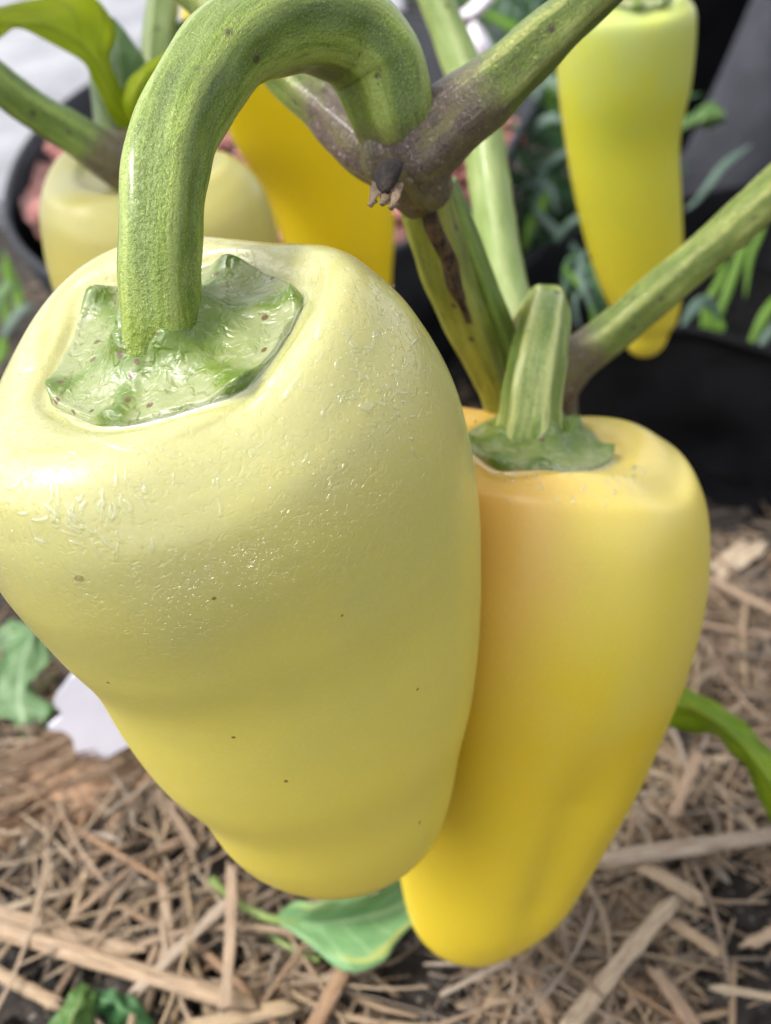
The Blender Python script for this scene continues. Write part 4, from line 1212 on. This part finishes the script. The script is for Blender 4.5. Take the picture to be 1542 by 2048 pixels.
def build_pepper(key, label, mat, tips, grooves=None, nr=110, nt=120, groove=.0006, **ck):
    sp = dict(PEP[key]['sp'])
    if grooves: sp['grooves'] = grooves
    b = Body(sp, PEP[key]['ctrl'], nr, nt)
    root = thing('pepper', b.top, label, 'pepper', 'yellow peppers hanging on the plants')
    cap = calyx(b, root, tips, **ck)
    # the cap sits in a shallow groove of the skin
    Re_, ang_ = cap
    Rv = np.interp(b.th, ang_, Re_, period=2 * np.pi)
    q = b.r[:, None] / Rv[None]
    top_ = (np.arange(b.nr) < b.kmax)[:, None]
    b.P = b.P - b.N * (groove * np.exp(-((q - 1.05) / .075) ** 2) * top_)[..., None]
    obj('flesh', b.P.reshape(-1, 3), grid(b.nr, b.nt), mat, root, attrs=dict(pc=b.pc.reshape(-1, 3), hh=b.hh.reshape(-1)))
    return b, root

def drops(b, root, spots, name='water_drop'):
    """spots: (px, py, length px, width px, angle, curl) -> separate drops lying on the skin"""
    face = ((CAM - b.P) * b.N).sum(-1) > 0
    Q = proj(b.P)
    for (px, py, ln, wd, ang, curl) in spots:
        n = 12
        t = np.linspace(-.5, .5, n)
        a = ang + curl * t
        xs = px + np.cumsum(np.cos(a)) * ln / n - np.cos(ang) * ln / 2
        ys = py + np.cumsum(np.sin(a)) * ln / n - np.sin(ang) * ln / 2
        C, Nn = [], []
        for x, y in zip(xs, ys):
            d = np.hypot(Q[..., 0] - x, Q[..., 1] - y) + np.where(face, 0, 1e6)
            k = np.argsort(d, axis=None)[:6]
            ww = 1 / (d.reshape(-1)[k] + 1.0) ** 2
            p = (b.P.reshape(-1, 3)[k] * ww[:, None]).sum(0) / ww.sum()
            nn = (b.N.reshape(-1, 3)[k] * ww[:, None]).sum(0); nn /= np.linalg.norm(nn)
            dd = (p - CAM) @ FWD
            ray = W(x, y, 1.0) - CAM
            # the point of the tangent plane under that pixel
            s = ((p - CAM) @ nn) / (ray @ nn)
            C.append(CAM + ray * s); Nn.append(nn)
        C, Nn = np.array(C), np.array(Nn)
        Tn = np.gradient(C, axis=0); Tn /= np.maximum(np.linalg.norm(Tn, axis=1)[:, None], 1e-9)
        S = np.cross(Nn, Tn)
        dep = ((C.mean(0) - CAM) @ FWD)
        r = wd / 2 * dep / F * np.sqrt(np.clip(1 - (2 * t) ** 2, .02, 1)) * (1 + .5 * t)
        ph = np.linspace(0, 2 * np.pi, 10, endpoint=False)
        V = C[:, None] + S[:, None] * (r[:, None] * np.cos(ph))[..., None] + Nn[:, None] * (r[:, None] * np.sin(ph) * .55)[..., None]
        Fc = grid(n, 10).tolist() + [list(range(10))[::-1], list(range((n - 1) * 10, n * 10))]
        obj(name, V, Fc, M_WATER, root)

# ---- front pepper
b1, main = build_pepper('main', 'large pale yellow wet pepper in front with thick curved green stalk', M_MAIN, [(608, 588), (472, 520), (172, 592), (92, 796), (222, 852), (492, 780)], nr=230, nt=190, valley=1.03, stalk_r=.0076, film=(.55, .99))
stalk1 = [(335, 726, .1462, 120, 0), (333, 706, .1440, 104, 0), (329, 672, .1422, 90, 0), (322, 615, .1402, 83, 0), (317, 530, .1390, 82, 0), (319, 440, .1388, 83, 0), (329, 340, .1402, 85, 0), (357, 250, .1432, 86, 0), (402, 172, .1468, 87, 0), (458, 98, .150, 90, 0), (538, 55, .155, 94, 0), (625, 44, .159, 97, 0), (698, 66, .163, 98, 0), (752, 118, .166, 97, .1), (778, 185, .168, 90, .2), (792, 240, .170, 84, .5), (805, 290, .173, 74, .8)]
tube_obj('stalk', stalk1, M_STALK, main, n=160, nt=72, ridges=(5, .045, .9), wob=.06)
rs = np.random.default_rng(21)
sp1 = []
for k in range(46):      # commas of water on the left shoulder
    sp1.append((rs.normal(165, 85), rs.normal(1030, 42), rs.uniform(14, 58), rs.uniform(6, 13), rs.normal(1.2, .6), rs.normal(0, 1.6)))
for k in range(95):      # beads on the right shoulder
    sp1.append((rs.normal(715, 70), rs.normal(745, 75), rs.gamma(2, 6) + 4, rs.uniform(4, 10), rs.uniform(0, 3.1), rs.normal(0, 1.2)))
for k in range(70):
    sp1.append((rs.uniform(20, 850), rs.normal(900, 60), rs.gamma(2, 6) + 4, rs.uniform(4, 8), rs.normal(.3, .8), rs.normal(0, 1.2)))
sp1 += [(258, 1010, 70, 10, 1.2, -1.5), (435, 1015, 46, 9, 1.35, 1.0), (304, 1092, 38, 10, 1.5, .2), (85, 1065, 75, 11, 1.0, -1.8), (640, 640, 90, 22, 1.75, .3), (590, 770, 80, 15, 2.2, -.3), (230, 880, 150, 16, .35, -.6), (60, 740, 60, 34, -.3, 0), (705, 690, 24, 16, .8, .4), (730, 815, 34, 26, .2, .3)]
drops(b1, main, [s for s in sp1 if not (150 < s[0] < 560 and s[1] < 860)])

# ---- second pepper
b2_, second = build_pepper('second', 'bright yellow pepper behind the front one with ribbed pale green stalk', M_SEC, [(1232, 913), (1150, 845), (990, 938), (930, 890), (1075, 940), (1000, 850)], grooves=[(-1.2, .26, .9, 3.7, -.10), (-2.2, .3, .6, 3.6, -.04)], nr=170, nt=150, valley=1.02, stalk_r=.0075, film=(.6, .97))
stalk2 = [(1052, 905, .1995, 84, 0), (1055, 875, .198, 70, 0), (1060, 835, .1965, 61, 0), (1066, 780, .196, 58, 0), (1076, 715, .1965, 55, 0), (1089, 655, .199, 50, 0), (1094, 615, .205, 43, 0), (1082, 612, .215, 38, .2), (1064, 650, .224, 40, .6), (1052, 700, .230, 42, .9)]
tube_obj('stalk', stalk2, M_STALK2, second, n=100, nt=60, ridges=(6, .06, 1.2), wob=.07)
rs = np.random.default_rng(5)
drops(b2_, second, [(rs.uniform(1010, 1330), rs.normal(965, 22), rs.uniform(8, 28), rs.uniform(6, 13), rs.normal(1.3, .5), rs.normal(0, .8)) for k in range(34)])

# ---- hanging pepper at the right
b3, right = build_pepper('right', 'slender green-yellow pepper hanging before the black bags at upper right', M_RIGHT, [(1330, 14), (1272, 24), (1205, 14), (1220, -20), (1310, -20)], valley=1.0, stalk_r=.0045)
tube_obj('stalk', [(1265, 8, .300, 44, 0), (1265, -15, .298, 36, 0), (1266, -80, .294, 32, 0), (1275, -170, .29, 32, 0), (1330, -260, .28, 34, .6)], M_STALK, right, n=40, nt=28, ridges=(5, .05, 0))

# ---- pale pepper behind
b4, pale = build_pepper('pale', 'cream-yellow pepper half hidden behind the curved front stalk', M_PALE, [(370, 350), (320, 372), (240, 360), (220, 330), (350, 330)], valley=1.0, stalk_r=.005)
tube_obj('stalk', [(288, 352, .2605, 42, 0), (288, 335, .259, 34, 0), (286, 315, .258, 32, .3), (272, 318, .255, 34, .8), (255, 335, .252, 34, 1)], M_STALK, pale, n=30, nt=24)

# ---- deep yellow pepper behind
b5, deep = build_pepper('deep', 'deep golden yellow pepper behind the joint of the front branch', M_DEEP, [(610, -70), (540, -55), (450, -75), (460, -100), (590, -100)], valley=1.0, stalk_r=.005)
tube_obj('stalk', [(528, -62, .319, 42, 0), (526, -85, .317, 34, 0), (520, -150, .313, 32, 0), (480, -230, .306, 34, .5), (410, -270, .3, 34, 1)], M_STALK, deep, n=40, nt=24)
